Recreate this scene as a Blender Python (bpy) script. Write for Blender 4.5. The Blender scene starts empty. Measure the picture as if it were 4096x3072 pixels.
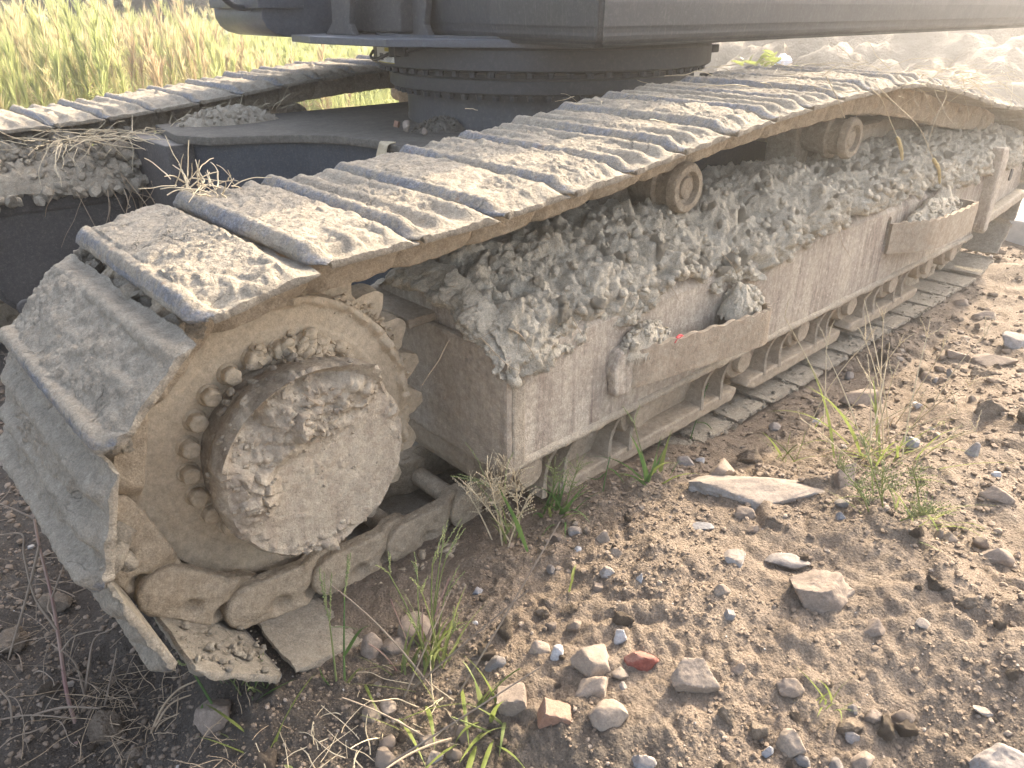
import bpy, bmesh, math, random
import numpy as np
from mathutils import Vector, Matrix

# ------------------------------------------------------------------ camera, world, sun, exposure
scn = bpy.context.scene
COL = scn.collection
CAM = np.array([-.5654, -1.3445, .7853]); YAW, PIT, ROL, FOC = .8237, .4612, -.0008, 3024.85
FW = np.array([math.cos(PIT)*math.cos(YAW), math.cos(PIT)*math.sin(YAW), -math.sin(PIT)])
RT = np.array([math.sin(YAW), -math.cos(YAW), 0.]); UP = np.cross(RT, FW)
cd = bpy.data.cameras.new('camera'); cam = bpy.data.objects.new('camera', cd); COL.objects.link(cam)
cd.sensor_fit = 'HORIZONTAL'; cd.sensor_width = 36; cd.lens = 36*FOC/4096
cd.clip_start = .02; cd.clip_end = 2000
cam.matrix_world = Matrix([[RT[0], UP[0], -FW[0], CAM[0]], [RT[1], UP[1], -FW[1], CAM[1]], [RT[2], UP[2], -FW[2], CAM[2]], [0, 0, 0, 1]])
scn.camera = cam
SUN_EL, SUN_AZ = 33., 8.      # degrees; azimuth from +X towards +Y
w = bpy.data.worlds.new('World'); scn.world = w; w.use_nodes = True
wn = w.node_tree; bg = wn.nodes['Background']
sky = wn.nodes.new('ShaderNodeTexSky'); sky.sky_type = 'NISHITA'; sky.sun_disc = False
sky.sun_elevation = math.radians(SUN_EL); sky.sun_rotation = math.radians(90-SUN_AZ)
sky.air_density = .8; sky.dust_density = 5.0; sky.ozone_density = .25
hs = wn.nodes.new('ShaderNodeHueSaturation'); hs.inputs['Saturation'].default_value = .75      # a hazy, whitish sky
wn.links.new(sky.outputs[0], hs.inputs['Color']); wn.links.new(hs.outputs[0], bg.inputs[0]); bg.inputs[1].default_value = .15
sl = bpy.data.lights.new('sun', 'SUN'); so = bpy.data.objects.new('sun', sl); COL.objects.link(so)
sl.energy = 2.0; sl.angle = math.radians(.6); sl.color = (1, .85, .64)
sd = Vector((math.cos(math.radians(SUN_EL))*math.cos(math.radians(SUN_AZ)), math.cos(math.radians(SUN_EL))*math.sin(math.radians(SUN_AZ)), math.sin(math.radians(SUN_EL))))
so.rotation_euler = sd.to_track_quat('Z', 'Y').to_euler()
vs = scn.view_settings; vs.view_transform = 'Standard'; vs.look = 'None'; vs.gamma = 1; vs.exposure = 2.62; vs.use_curve_mapping = False
scn.cycles.max_bounces = 6; scn.cycles.diffuse_bounces = 4; scn.cycles.transparent_max_bounces = 6
PXS = 4096/2212.               # photo measurements below are in a 2212 px wide view

def ray(u, v):
    return FW + RT*(u*PXS-2048)/FOC - UP*(v*PXS-1536)/FOC
def on_plane(ax, val, u, v):
    D = ray(u, v); return CAM + D*(val-CAM[ax])/D[ax]

# ------------------------------------------------------------------ noise
def _h(ix, iy, iz, s):
    n = (ix.astype(np.uint32)*np.uint32(374761393) + iy.astype(np.uint32)*np.uint32(668265263) + iz.astype(np.uint32)*np.uint32(2246822519) + np.uint32((s*3266489917) & 0xffffffff))
    n = (n ^ (n >> np.uint32(13)))*np.uint32(1274126177); n = (n ^ (n >> np.uint32(16)))*np.uint32(2654435769); n ^= n >> np.uint32(15)
    return n.astype(np.float64)/4294967295.
def vnoise(P, s=0):
    I = np.floor(P).astype(np.int64); f = P-I; f = f*f*f*(f*(f*6-15)+10); r = 0
    for a in (0, 1):
        for b in (0, 1):
            for c in (0, 1):
                wt = (f[:, 0] if a else 1-f[:, 0])*(f[:, 1] if b else 1-f[:, 1])*(f[:, 2] if c else 1-f[:, 2])
                r = r + wt*_h(I[:, 0]+a, I[:, 1]+b, I[:, 2]+c, s)
    return r*2-1
def fbm(P, sc, oct=4, s=0, gain=.5):
    r = 0; a = 1; t = 0
    for o in range(oct):
        r = r + a*vnoise(P*sc+17.3*o, s+o*7); t += a; a *= gain; sc *= 2.03
    return r/t
def lumps(P, cell, s=0, fill=.85):
    """rounded bumps: one ball per cell, height 0..1"""
    Q = P/cell; I = np.floor(Q).astype(np.int64); out = np.zeros(len(P))
    for a in (-1, 0, 1):
        for b in (-1, 0, 1):
            for c in (-1, 0, 1):
                J = I+np.array([a, b, c])
                x = J[:, 0]+_h(J[:, 0], J[:, 1], J[:, 2], s); y = J[:, 1]+_h(J[:, 0], J[:, 1], J[:, 2], s+1); z = J[:, 2]+_h(J[:, 0], J[:, 1], J[:, 2], s+2)
                rad = (.25+.75*_h(J[:, 0], J[:, 1], J[:, 2], s+3))*fill
                d2 = (Q[:, 0]-x)**2+(Q[:, 1]-y)**2+(Q[:, 2]-z)**2
                out = np.maximum(out, np.sqrt(np.maximum(rad*rad-d2, 0)))
    return out
def lumps2(X, Y, cell, s=0, fill=.6):
    Q = np.stack([X, Y], -1)/cell; I = np.floor(Q).astype(np.int64); out = np.zeros(len(X)); z0 = np.zeros(len(X), np.int64)
    for a in (-1, 0, 1):
        for b in (-1, 0, 1):
            J = I+np.array([a, b]); x = J[:, 0]+_h(J[:, 0], J[:, 1], z0, s); y = J[:, 1]+_h(J[:, 0], J[:, 1], z0, s+1)
            rad = (.15+.85*_h(J[:, 0], J[:, 1], z0, s+2)**1.5)*fill
            d2 = (Q[:, 0]-x)**2+(Q[:, 1]-y)**2
            out = np.maximum(out, np.sqrt(np.maximum(rad*rad-d2, 0)))
    return out
def chunk(P, cell, s=0, warp=.35, two=False):
    """angular crumbs: every cell has its own height and tilt, with a crevice round it; 0..1"""
    W = np.stack([vnoise(P/cell*.9+31.7*k, s+60+k) for k in range(3)], -1)*warp
    Q = P/cell+W
    if two: Q[:, 2] = .5
    I = np.floor(Q).astype(np.int64); n = len(P); F1 = np.full(n, 9.); F2 = np.full(n, 9.); hh = np.zeros(n); tl = np.zeros(n)
    for a in (-1, 0, 1):
        for b in (-1, 0, 1):
            for c in ((0,) if two else (-1, 0, 1)):
                J = I+np.array([a, b, c]); j0, j1, j2 = J[:, 0], J[:, 1], J[:, 2]
                ox = Q[:, 0]-j0-_h(j0, j1, j2, s); oy = Q[:, 1]-j1-_h(j0, j1, j2, s+1); oz = 0 if two else Q[:, 2]-j2-_h(j0, j1, j2, s+2)
                d = np.sqrt(ox*ox+oy*oy+oz*oz); u = _h(j0, j1, j2, s+3); t = (u*17.3 % 1-.5)*ox+(u*31.7 % 1-.5)*oy+(u*53.1 % 1-.5)*oz
                nr = d < F1; F2 = np.where(nr, F1, np.minimum(F2, d)); hh = np.where(nr, u, hh); tl = np.where(nr, t, tl); F1 = np.where(nr, d, F1)
    return sstep(0, .3, F2-F1)*(.25+.75*hh*hh+1.1*tl)
def sstep(a, b, x):
    t = np.clip((x-a)/(b-a), 0, 1); return t*t*(3-2*t)

# ------------------------------------------------------------------ mesh helpers
class MB:
    def __init__(s): s.V = []; s.F = []; s.n = 0; s.A = {}
    def add(s, V, *Fs, **attr):
        V = np.asarray(V, float); s.V.append(V)
        for F in Fs:
            if len(F): s.F.append(np.asarray(F, np.int64)+s.n)
        for k, a in attr.items(): s.A.setdefault(k, []).append((s.n, np.broadcast_to(np.asarray(a, float), (len(V),))))
        s.n += len(V); return s
    def build(s, name, mat, parent=None, smooth=True, link=True):
        V = np.concatenate(s.V); me = bpy.data.meshes.new(name)
        me.vertices.add(len(V)); me.vertices.foreach_set('co', V.ravel().astype(np.float32))
        tot = sum(F.size for F in s.F); me.loops.add(tot); me.loops.foreach_set('vertex_index', np.concatenate([F.ravel() for F in s.F]).astype(np.int32))
        cnt = np.concatenate([np.full(len(F), F.shape[1]) for F in s.F]); me.polygons.add(len(cnt))
        me.polygons.foreach_set('loop_start', np.concatenate([[0], np.cumsum(cnt)[:-1]]).astype(np.int32))
        me.polygons.foreach_set('use_smooth', np.full(len(cnt), smooth))
        me.update(calc_edges=True); me.validate()
        for k, L in s.A.items():
            arr = np.zeros(len(V), np.float32)
            for o, a in L: arr[o:o+len(a)] = a
            at = me.attributes.new(k, 'FLOAT', 'POINT'); at.data.foreach_set('value', arr)
        if smooth and len(cnt) < 60000: me.set_sharp_from_angle(angle=math.radians(44))
        if mat: me.materials.append(mat)
        if not link: return me
        return mkobj(name, me, parent)
def mkobj(name, me, parent=None):
    o = bpy.data.objects.new(name, me); COL.objects.link(o)
    if parent: adopt(o, parent)
    return o
def wloc(o):
    L = o.location.copy(); p = o.parent
    return L if not p else L
def adopt(o, parent):
    o.parent = parent
    o.matrix_parent_inverse = Matrix.Translation(-parent.location) if parent.parent is None and parent.type == 'EMPTY' else Matrix.Identity(4)
def tag(o, label=None, cat=None, group=None, kind=None):
    if label: o['label'] = label
    if cat: o['category'] = cat
    if group: o['group'] = group
    if kind: o['kind'] = kind
    return o
def empty(name, loc, label=None, cat=None, group=None):
    o = bpy.data.objects.new(name, None); COL.objects.link(o); o.location = loc; o.empty_display_size = .1
    return tag(o, label, cat, group)
def bm_arrays(bm):
    bmesh.ops.triangulate(bm, faces=bm.faces[:]); bm.verts.index_update()
    V = np.array([v.co[:] for v in bm.verts]); F = np.array([[v.index for v in f.verts] for f in bm.faces]); bm.free(); return V, F
def normals(V, F):
    n = np.zeros_like(V); c = np.cross(V[F[:, 1]]-V[F[:, 0]], V[F[:, 2]]-V[F[:, 0]])
    for k in range(F.shape[1]): np.add.at(n, F[:, k], c)
    return n/np.maximum(np.linalg.norm(n, axis=1, keepdims=True), 1e-12)
def box_bm(c, d, bev=0, seg=2, rot=None):
    bm = bmesh.new(); bmesh.ops.create_cube(bm, size=1)
    for v in bm.verts: v.co = Vector((v.co.x*d[0], v.co.y*d[1], v.co.z*d[2]))
    if bev: bmesh.ops.bevel(bm, geom=bm.edges[:], offset=bev, segments=seg, affect='EDGES', profile=.5)
    if rot: bmesh.ops.rotate(bm, verts=bm.verts[:], matrix=rot, cent=(0, 0, 0))
    for v in bm.verts: v.co += Vector(c)
    return bm
def extrude_bm(poly, axis, a, b, bev=0, seg=2):
    """poly: 2D points; axis 1 -> poly is (x,z) along y a..b; axis 2 -> (x,y) along z; axis 0 -> (y,z) along x"""
    bm = bmesh.new()
    def P(p, t): return {0: (t, p[0], p[1]), 1: (p[0], t, p[1]), 2: (p[0], p[1], t)}[axis]
    A = [bm.verts.new(P(p, a)) for p in poly]; B = [bm.verts.new(P(p, b)) for p in poly]; n = len(poly)
    fa = bm.faces.new(A); fb = bm.faces.new(B[::-1])
    for i in range(n): bm.faces.new((A[i], B[i], B[(i+1) % n], A[(i+1) % n]))
    bmesh.ops.recalc_face_normals(bm, faces=bm.faces[:])
    if bev:
        es = [e for e in bm.edges if any(f in (fa, fb) for f in e.link_faces) or e.calc_face_angle(0) > .6]
        bmesh.ops.bevel(bm, geom=es, offset=bev, segments=seg, affect='EDGES', profile=.5)
    return bm
def refine(bm, cell, it=6):
    bmesh.ops.triangulate(bm, faces=bm.faces[:])
    for _ in range(it):
        es = [e for e in bm.edges if e.calc_length() > cell]
        if not es or len(bm.faces) > 60000: break
        bmesh.ops.subdivide_edges(bm, edges=es, cuts=1, use_grid_fill=True); bmesh.ops.triangulate(bm, faces=bm.faces[:])
    return bm
def rough(bm, cell, amp, sc=30, s=0, lump=0, lcell=.03, oct=4):
    V, F = bm_arrays(refine(bm, cell)); N = normals(V, F)
    d = amp*fbm(V, sc, oct, s)
    if lump: d = d+lump*lumps(V, lcell, s+50)
    return V+N*d[:, None], F
def revolve(prof, n=64, c=(0, 0, 0), axis=1, a0=0, a1=2*math.pi):
    """prof: list of (r, t) with t along the axis"""
    prof = np.array(prof, float); closed = abs(a1-a0-2*math.pi) < 1e-6
    th = np.linspace(a0, a1, n, endpoint=not closed)
    V = []
    for r, t in prof:
        x, z = r*np.cos(th), r*np.sin(th)
        V.append(np.stack([x, np.full(n, t), z], -1) if axis == 1 else np.stack([x, z, np.full(n, t)], -1))
    V = np.concatenate(V)+np.array(c); F = []
    m = n if closed else n-1
    for i in range(len(prof)-1):
        a = np.arange(m); b = (a+1) % n
        F.append(np.stack([i*n+a, i*n+b, (i+1)*n+b, (i+1)*n+a], -1))
    return V, np.concatenate(F)
def grid_faces(ny, nx):
    i, j = np.meshgrid(np.arange(ny-1), np.arange(nx-1), indexing='ij'); a = (i*nx+j).ravel()
    return np.stack([a, a+1, a+nx+1, a+nx], -1)
def tube(P, r, n=6, cap=True):
    P = np.asarray(P, float); m = len(P); r = np.broadcast_to(np.asarray(r, float), (m,))
    T = np.gradient(P, axis=0); T /= np.maximum(np.linalg.norm(T, axis=1, keepdims=True), 1e-9)
    ref = np.array([.31, .2, .93]); A = np.cross(T, ref); A /= np.maximum(np.linalg.norm(A, axis=1, keepdims=True), 1e-9); B = np.cross(T, A)
    th = np.linspace(0, 2*np.pi, n, endpoint=False)
    V = (P[:, None]+r[:, None, None]*(np.cos(th)[None, :, None]*A[:, None]+np.sin(th)[None, :, None]*B[:, None])).reshape(-1, 3)
    i, j = np.meshgrid(np.arange(m-1), np.arange(n), indexing='ij'); a = i*n+j; b = i*n+(j+1) % n
    return V, np.stack([a, b, b+n, a+n], -1).reshape(-1, 4)
def smooth_curve(P, n=12):
    """Catmull-Rom through points"""
    P = np.asarray(P, float); Q = np.vstack([2*P[0]-P[1], P, 2*P[-1]-P[-2]]); out = []
    for i in range(len(P)-1):
        p0, p1, p2, p3 = Q[i:i+4]; t = np.linspace(0, 1, n, endpoint=False)[:, None]
        out.append(.5*(2*p1+(p2-p0)*t+(2*p0-5*p1+4*p2-p3)*t*t+(3*p1-p0-3*p2+p3)*t**3))
    return np.vstack(out+[P[-1:]])
_ico = {}
def ico(k):
    if k not in _ico:
        bm = bmesh.new(); bmesh.ops.create_icosphere(bm, subdivisions=k, radius=1); _ico[k] = bm_arrays(bm)
    return _ico[k]
def rock(seed, k=4, dims=(1, 1, 1), planes=14, noise=.06, hmin=.62, brick=False, nsc=2.2):
    rg = np.random.default_rng(seed); D, F = ico(k); D = D/np.linalg.norm(D, axis=1, keepdims=True)
    N = rg.normal(size=(planes, 3)); N /= np.linalg.norm(N, axis=1, keepdims=True); h = rg.uniform(hmin, 1, planes)
    if brick:
        N = np.vstack([N, np.eye(3), -np.eye(3)]); h = np.concatenate([rg.uniform(.95, 1.25, planes), np.full(6, .66)])
    dn = np.maximum(D@N.T, 1e-3); r = np.minimum((h/dn).min(1), 1.35)
    V = D*r[:, None]
    V = V*(1+noise*fbm(V+seed*3.1, nsc, 5, seed)+.35*noise*fbm(V+seed, nsc*4, 3, seed+9))[:, None]
    return V*np.array(dims), F
def clodshape(seed, k=3, amp=.35):
    D, F = ico(k); D = D/np.linalg.norm(D, axis=1, keepdims=True)
    q = D*np.array([1, .9, .8])
    rg = np.random.default_rng(seed); N = rg.normal(size=(11, 3)); N /= np.linalg.norm(N, axis=1, keepdims=True); h = rg.uniform(.55, .95, 11)
    r = np.minimum((h/np.maximum(D@N.T, 1e-3)).min(1), 1.25)
    r = r*(1+amp*.55*fbm(q+seed*5.7, 1.6, 3, seed)+(.16*fbm(q+seed, 5, 3, seed+3) if k > 1 else 0))
    if k > 2: r = r*(.80+.24*lumps(q*r[:, None]+seed, .5, seed)+.20*chunk(q*r[:, None]+seed, .45, seed)+.14*lumps(q+seed, .22, seed+7)+.10*fbm(q+seed, 9, 3, seed+8))
    return q*r[:, None], F

# ------------------------------------------------------------------ materials
class NT:
    def __init__(s, name):
        s.m = bpy.data.materials.new(name); s.m.use_nodes = True; s.t = s.m.node_tree; s.b = s.t.nodes['Principled BSDF']; s.b.inputs['Roughness'].default_value = .9
        s.b.inputs['Specular IOR Level'].default_value = .25; s.co = None
    def n(s, t, **k):
        x = s.t.nodes.new(t)
        for a, v in k.items(): setattr(x, a, v)
        return x
    def l(s, a, b): s.t.links.new(a, b)
    def coord(s, kind='Object'):
        if s.co is None:
            tc = s.n('ShaderNodeTexCoord'); oi = s.n('ShaderNodeObjectInfo'); ad = s.n('ShaderNodeVectorMath', operation='MULTIPLY_ADD')
            cb = s.n('ShaderNodeCombineXYZ')
            for i in range(3): s.l(oi.outputs['Random'], cb.inputs[i])
            s.l(cb.outputs[0], ad.inputs[0]); ad.inputs[1].default_value = (7.3, 11.1, 5.7); s.l(tc.outputs[kind], ad.inputs[2]); s.co = ad.outputs[0]
        return s.co
    def noise(s, sc, det=6, ro=.6, vec=None, dist=0):
        x = s.n('ShaderNodeTexNoise'); x.inputs['Scale'].default_value = sc; x.inputs['Detail'].default_value = det; x.inputs['Roughness'].default_value = ro; x.inputs['Distortion'].default_value = dist
        s.l(vec or s.coord(), x.inputs['Vector']); return x.outputs[0]
    def voro(s, sc, feat='F1', vec=None, rnd=1):
        x = s.n('ShaderNodeTexVoronoi', feature=feat); x.inputs['Scale'].default_value = sc; x.inputs['Randomness'].default_value = rnd; s.l(vec or s.coord(), x.inputs['Vector']); return x.outputs['Distance']
    def ramp(s, f, stops):
        x = s.n('ShaderNodeValToRGB'); e = x.color_ramp.elements
        while len(e) < len(stops): e.new(.5)
        for el, (p, c) in zip(e, stops): el.position = p; el.color = (c if isinstance(c, tuple) else (c, c, c))+(1,) if not (isinstance(c, tuple) and len(c) == 4) else c
        s.l(f, x.inputs[0]); return x.outputs[0]
    def math(s, op, a, b=None):
        x = s.n('ShaderNodeMath', operation=op)
        for i, v in enumerate((a, b)):
            if v is None: continue
            if isinstance(v, (int, float)): x.inputs[i].default_value = v
            else: s.l(v, x.inputs[i])
        return x.outputs[0]
    def mix(s, f, a, b, mode='MIX'):
        x = s.n('ShaderNodeMix', data_type='RGBA', blend_type=mode); s.l(f, x.inputs[0]) if not isinstance(f, (int, float)) else setattr(x.inputs[0], 'default_value', f)
        for i, v in ((6, a), (7, b)):
            if isinstance(v, tuple): x.inputs[i].default_value = v+(1,)
            else: s.l(v, x.inputs[i])
        return x.outputs[2]
    def bump(s, hts):
        """hts: list of (height socket, strength, distance)"""
        prev = None
        for h, st, d in hts:
            x = s.n('ShaderNodeBump'); x.inputs['Strength'].default_value = st; x.inputs['Distance'].default_value = d; s.l(h, x.inputs['Height'])
            if prev: s.l(prev, x.inputs['Normal'])
            prev = x.outputs[0]
        s.l(prev, s.b.inputs['Normal'])
    def grain(s, col, sc=300, lo=.55, hi=1.28):
        g = s.noise(sc, 6, .85); g2 = s.noise(sc*.22, 5, .8); m1 = s.mix(1., col, s.ramp(g, [(.32, lo), (.68, hi)]), 'MULTIPLY')
        return s.mix(1., m1, s.ramp(g2, [(.3, .72), (.68, 1.16)]), 'MULTIPLY')
    def attr(s, nm):
        x = s.n('ShaderNodeAttribute', attribute_name=nm); return x.outputs['Fac']
    def color(s, c):
        if isinstance(c, tuple): s.b.inputs['Base Color'].default_value = c+(1,)
        else: s.l(c, s.b.inputs['Base Color'])
    def rough(s, c):
        if isinstance(c, (int, float)): s.b.inputs['Roughness'].default_value = c
        else: s.l(c, s.b.inputs['Roughness'])

def mud_mat(name, a, b, c, sc=1., bumpd=1., cracks=0., bare=None, streak=0., pits=1., gr=1.):
    """dried mud: three tones, crumbly relief, optional cracks, optional worn-steel attribute, optional vertical run marks"""
    a, b, c = [(x[0], x[1]*.985, x[2]*.93) for x in (a, b, c)]
    m = NT(name); n1 = m.noise(11*sc, 9, .72); n2 = m.noise(48*sc, 7, .75); n3 = m.noise(240*sc, 4, .75); bumpd *= 1.9
    col = m.mix(m.ramp(n1, [(.36, 0.), (.64, 1.)]), a, b)
    col = m.mix(m.math('MULTIPLY', m.ramp(n2, [(.42, 0.), (.7, 1.)]), .7), col, c)
    v = m.voro(140*sc); hts = [(n1, .5*bumpd, .012/sc), (n2, .8*bumpd, .006/sc), (n3, .6*bumpd, .0016/sc), (m.ramp(v, [(0., 0.), (.45, 1.)]), .3*pits, .003/sc)]
    if cracks:
        wv = m.n('ShaderNodeVectorMath', operation='MULTIPLY_ADD'); nn = m.n('ShaderNodeTexNoise'); nn.inputs['Scale'].default_value = 14; nn.inputs['Detail'].default_value = 4; m.l(m.coord(), nn.inputs['Vector'])
        m.l(nn.outputs['Color'], wv.inputs[0]); wv.inputs[1].default_value = (.09, .09, .09); m.l(m.coord(), wv.inputs[2])
        ce = m.voro(13, 'DISTANCE_TO_EDGE', wv.outputs[0]); gate = m.ramp(m.noise(9, 3, .5), [(.52, 0.), (.66, 1.)])
        cr = m.math('MULTIPLY', m.ramp(ce, [(.0, 1.), (.014, 0.)]), gate)
        hts.append((m.math('SUBTRACT', 1., cr), .9*cracks, .006)); col = m.mix(m.math('MULTIPLY', cr, .35), col, tuple(x*.3 for x in a))
    if streak:
        mp = m.n('ShaderNodeMapping'); m.l(m.coord(), mp.inputs[0]); mp.inputs['Scale'].default_value = (1, 1, .09)
        s1 = m.noise(30, 8, .75, mp.outputs[0], .6); s2 = m.noise(110, 4, .7, mp.outputs[0])
        col = m.mix(m.math('MULTIPLY', m.math('MULTIPLY', m.ramp(s1, [(.44, 0.), (.66, 1.)]), m.ramp(m.noise(4.5, 5, .65), [(.35, .15), (.62, 1.)])), streak), col, bare or (.17, .12, .10))
        hts.append((s2, .35*streak, .003)); hts.append((s1, .3*streak, .004))
        w3 = m.noise(150, 5, .75); col = m.mix(m.math('MULTIPLY', m.ramp(w3, [(.60, 0.), (.68, 1.)]), .75*streak), col, tuple(.5*x for x in c))
        w4 = m.noise(16, 7, .75); col = m.mix(m.math('MULTIPLY', m.ramp(w4, [(.55, 0.), (.64, 1.)]), .5*streak), col, tuple(min(1, x*1.2) for x in b))
        w2 = m.noise(85, 4, .6); col = m.mix(m.math('MULTIPLY', m.ramp(w2, [(.58, 0.), (.66, 1.)]), .45*streak), col, tuple(min(1, x*1.25) for x in b))
    elif bare:
        f = m.attr('bare'); col = m.mix(m.ramp(m.math('ADD', f, m.math('MULTIPLY', m.math('SUBTRACT', n2, .5), 1.1)), [(.50, 0.), (.78, 1.)]), col, m.mix(m.ramp(m.noise(120, 5, .7), [(.35, 0.), (.7, 1.)]), bare, tuple(x*1.9 for x in bare)))
        rs = m.ramp(m.noise(22, 5, .7), [(.62, 0.), (.72, 1.)]); col = m.mix(m.math('MULTIPLY', rs, m.math('MULTIPLY', f, .9)), col, (.30, .14, .06))
    sp = m.ramp(m.noise(95, 5, .85), [(.66, 0.), (.72, 1.)]); col = m.mix(m.math('MULTIPLY', sp, .5), col, tuple(.42*x for x in c))
    m.color(m.grain(col, 300, 1-.42*gr, 1+.26*gr)); m.bump(hts); return m.m

M = {}
M['shoe'] = mud_mat('shoe_mud', (.355, .31, .25), (.42, .37, .30), (.295, .25, .195), bumpd=1., cracks=1., bare=(.175, .175, .18))
M['mud'] = mud_mat('caked_mud', (.57, .50, .395), (.66, .595, .49), (.47, .40, .305), bumpd=1.1)
M['link'] = mud_mat('link_mud', (.46, .37, .27), (.53, .435, .325), (.36, .28, .195), bumpd=.8)
M['sprocket'] = mud_mat('sprocket_mud', (.54, .44, .32), (.60, .495, .37), (.46, .365, .255), sc=1.2, bumpd=.3, pits=.8, gr=.35)
M['hub'] = mud_mat('hub_mud', (.44, .37, .285), (.50, .435, .345), (.34, .27, .205), bumpd=.6, streak=.55, gr=.55)
M['frame'] = mud_mat('frame_mud', (.43, .37, .30), (.52, .455, .375), (.31, .25, .20), bumpd=.6, streak=1., bare=(.17, .125, .10), gr=.45)
M['endface'] = mud_mat('end_mud', (.43, .36, .285), (.49, .42, .335), (.35, .285, .225), bumpd=.6, streak=.55, bare=(.15, .11, .09), gr=.4)
M['bead'] = mud_mat('bead_mud', (.40, .34, .265), (.46, .395, .315), (.33, .275, .21), bumpd=.7)
M['guard'] = mud_mat('guard_mud', (.36, .295, .22), (.42, .35, .27), (.27, .21, .155), bumpd=.5, gr=.6)
M['step'] = mud_mat('step_mud', (.35, .29, .22), (.42, .355, .275), (.27, .195, .135), bumpd=.5, streak=.6, bare=(.22, .15, .10), gr=.5)
M['roller'] = mud_mat('roller_mud', (.36, .295, .22), (.44, .37, .28), (.22, .165, .12), bumpd=.8)
M['deckdust'] = mud_mat('deck_dust', (.12, .108, .092), (.17, .155, .13), (.08, .072, .062), bumpd=.4)
M['farmud'] = mud_mat('far_mud', (.36, .315, .25), (.44, .39, .315), (.28, .235, .18), bumpd=1.)

def steel(name, c, c2, dust, dustc=(.30, .27, .23), ro=.5, sc=1., scratch=0.):
    m = NT(name); n1 = m.noise(5*sc, 8, .7); n2 = m.noise(60*sc, 5, .7)
    col = m.mix(m.ramp(n1, [(.35, 0.), (.65, 1.)]), c, c2)
    geo = m.n('ShaderNodeNewGeometry'); sx = m.n('ShaderNodeSeparateXYZ'); m.l(geo.outputs['Normal'], sx.inputs[0])
    up = m.ramp(sx.outputs['Z'], [(.3, 0.), (.9, 1.)])
    d = m.math('MULTIPLY', m.ramp(n2, [(.5, 0.), (.72, 1.)]), dust); d = m.math('MAXIMUM', d, m.math('MULTIPLY', up, min(1, dust*2)))
    if scratch:
        mp = m.n('ShaderNodeMapping'); m.l(m.coord(), mp.inputs[0]); mp.inputs['Rotation'].default_value = (0, -.8, .3); mp.inputs['Scale'].default_value = (1, 1, .04)
        s1 = m.noise(120, 4, .7, mp.outputs[0]); d = m.math('MAXIMUM', d, m.math('MULTIPLY', m.ramp(s1, [(.56, 0.), (.75, 1.)]), scratch))
    m.color(m.grain(m.mix(d, col, dustc), 240, .75, 1.25)); m.rough(m.ramp(n1, [(.3, ro-.08), (.7, ro+.15)])); m.b.inputs['Specular IOR Level'].default_value = .4
    m.bump([(n2, .15, .003), (n1, .1, .01)]); return m.m
M['house'] = steel('house_paint', (.027, .030, .034), (.034, .037, .041), .30, (.15, .148, .145), .5, 1.5, .5)
M['ring'] = steel('ring_paint', (.025, .028, .031), (.034, .036, .039), .16, (.2, .185, .16), .5, 1.2)
M['navy'] = steel('carbody_paint', (.026, .034, .046), (.04, .048, .058), .5, (.16, .145, .12), .45, 2.5, .3)
M['motor'] = steel('motor_guard', (.05, .044, .041), (.075, .066, .058), .4, (.2, .175, .145), .7, 2.)
M['tank'] = steel('tank_paint', (.065, .07, .08), (.075, .08, .09), .12, (.2, .2, .2), .4)
M['rubber'] = steel('black_rubber', (.02, .02, .022), (.03, .03, .032), .2, (.15, .14, .13), .6)
M['dark'] = steel('dark_steel', (.05, .048, .047), (.075, .07, .065), .3, (.2, .18, .15), .6)

def plain(name, c, c2, sc=20, ro=.7, bump=.3, trans=0.):
    m = NT(name); n1 = m.noise(sc, 6, .65); m.color(m.mix(m.ramp(n1, [(.35, 0.), (.65, 1.)]), c, c2)); m.rough(ro); m.bump([(n1, bump, .004)])
    if trans:
        tr = m.n('ShaderNodeBsdfTranslucent'); m.l(m.b.inputs['Base Color'].links[0].from_socket, tr.inputs[0])
        mx = m.n('ShaderNodeMixShader'); mx.inputs[0].default_value = trans; out = m.t.nodes['Material Output']
        m.l(m.b.outputs[0], mx.inputs[1]); m.l(tr.outputs[0], mx.inputs[2]); m.l(mx.outputs[0], out.inputs['Surface'])
    return m.m
M['straw'] = plain('dry_straw', (.42, .34, .22), (.55, .46, .31), 60, .7, .2)
M['root'] = plain('dry_root', (.30, .22, .14), (.42, .32, .21), 60, .8, .2)
M['stalk'] = plain('dead_stalk', (.25, .20, .145), (.19, .145, .105), 25, .7, .2)
M['stalkred'] = plain('red_stalk', (.28, .21, .155), (.22, .12, .105), 9, .6, .2)
M['leaf'] = plain('grass_leaf', (.085, .16, .05), (.13, .20, .06), 30, .5, .1, .4)
M['leafpale'] = plain('pale_grass_leaf', (.18, .23, .08), (.26, .27, .11), 30, .5, .1, .4)
M['leafyel'] = plain('yellow_leaf', (.22, .25, .07), (.17, .21, .06), 30, .5, .1, .45)
M['seed'] = plain('seed_head', (.22, .26, .10), (.32, .33, .15), 200, .7, .4, .25)
M['seedfox'] = plain('foxtail_head', (.55, .43, .20), (.62, .50, .26), 200, .7, .3, .3)
M['weed'] = plain('weed_plume', (.52, .48, .24), (.57, .49, .30), 3, .7, .2, .5)
M['weedgreen'] = plain('weed_green', (.38, .42, .16), (.48, .48, .22), 1.2, .7, .2, .5)
M['weedred'] = plain('weed_red', (.44, .32, .20), (.50, .41, .24), 3, .7, .2, .45)
M['meadow'] = plain('meadow_grass', (.29, .34, .12), (.45, .46, .22), .8, .7, .2, .5)
M['tree'] = plain('tree_leaf', (.035, .06, .03), (.055, .085, .04), 2, .6, .2, .25)
M['bark'] = plain('bark', (.10, .08, .06), (.16, .13, .10), 12, .9, .6)
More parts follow.
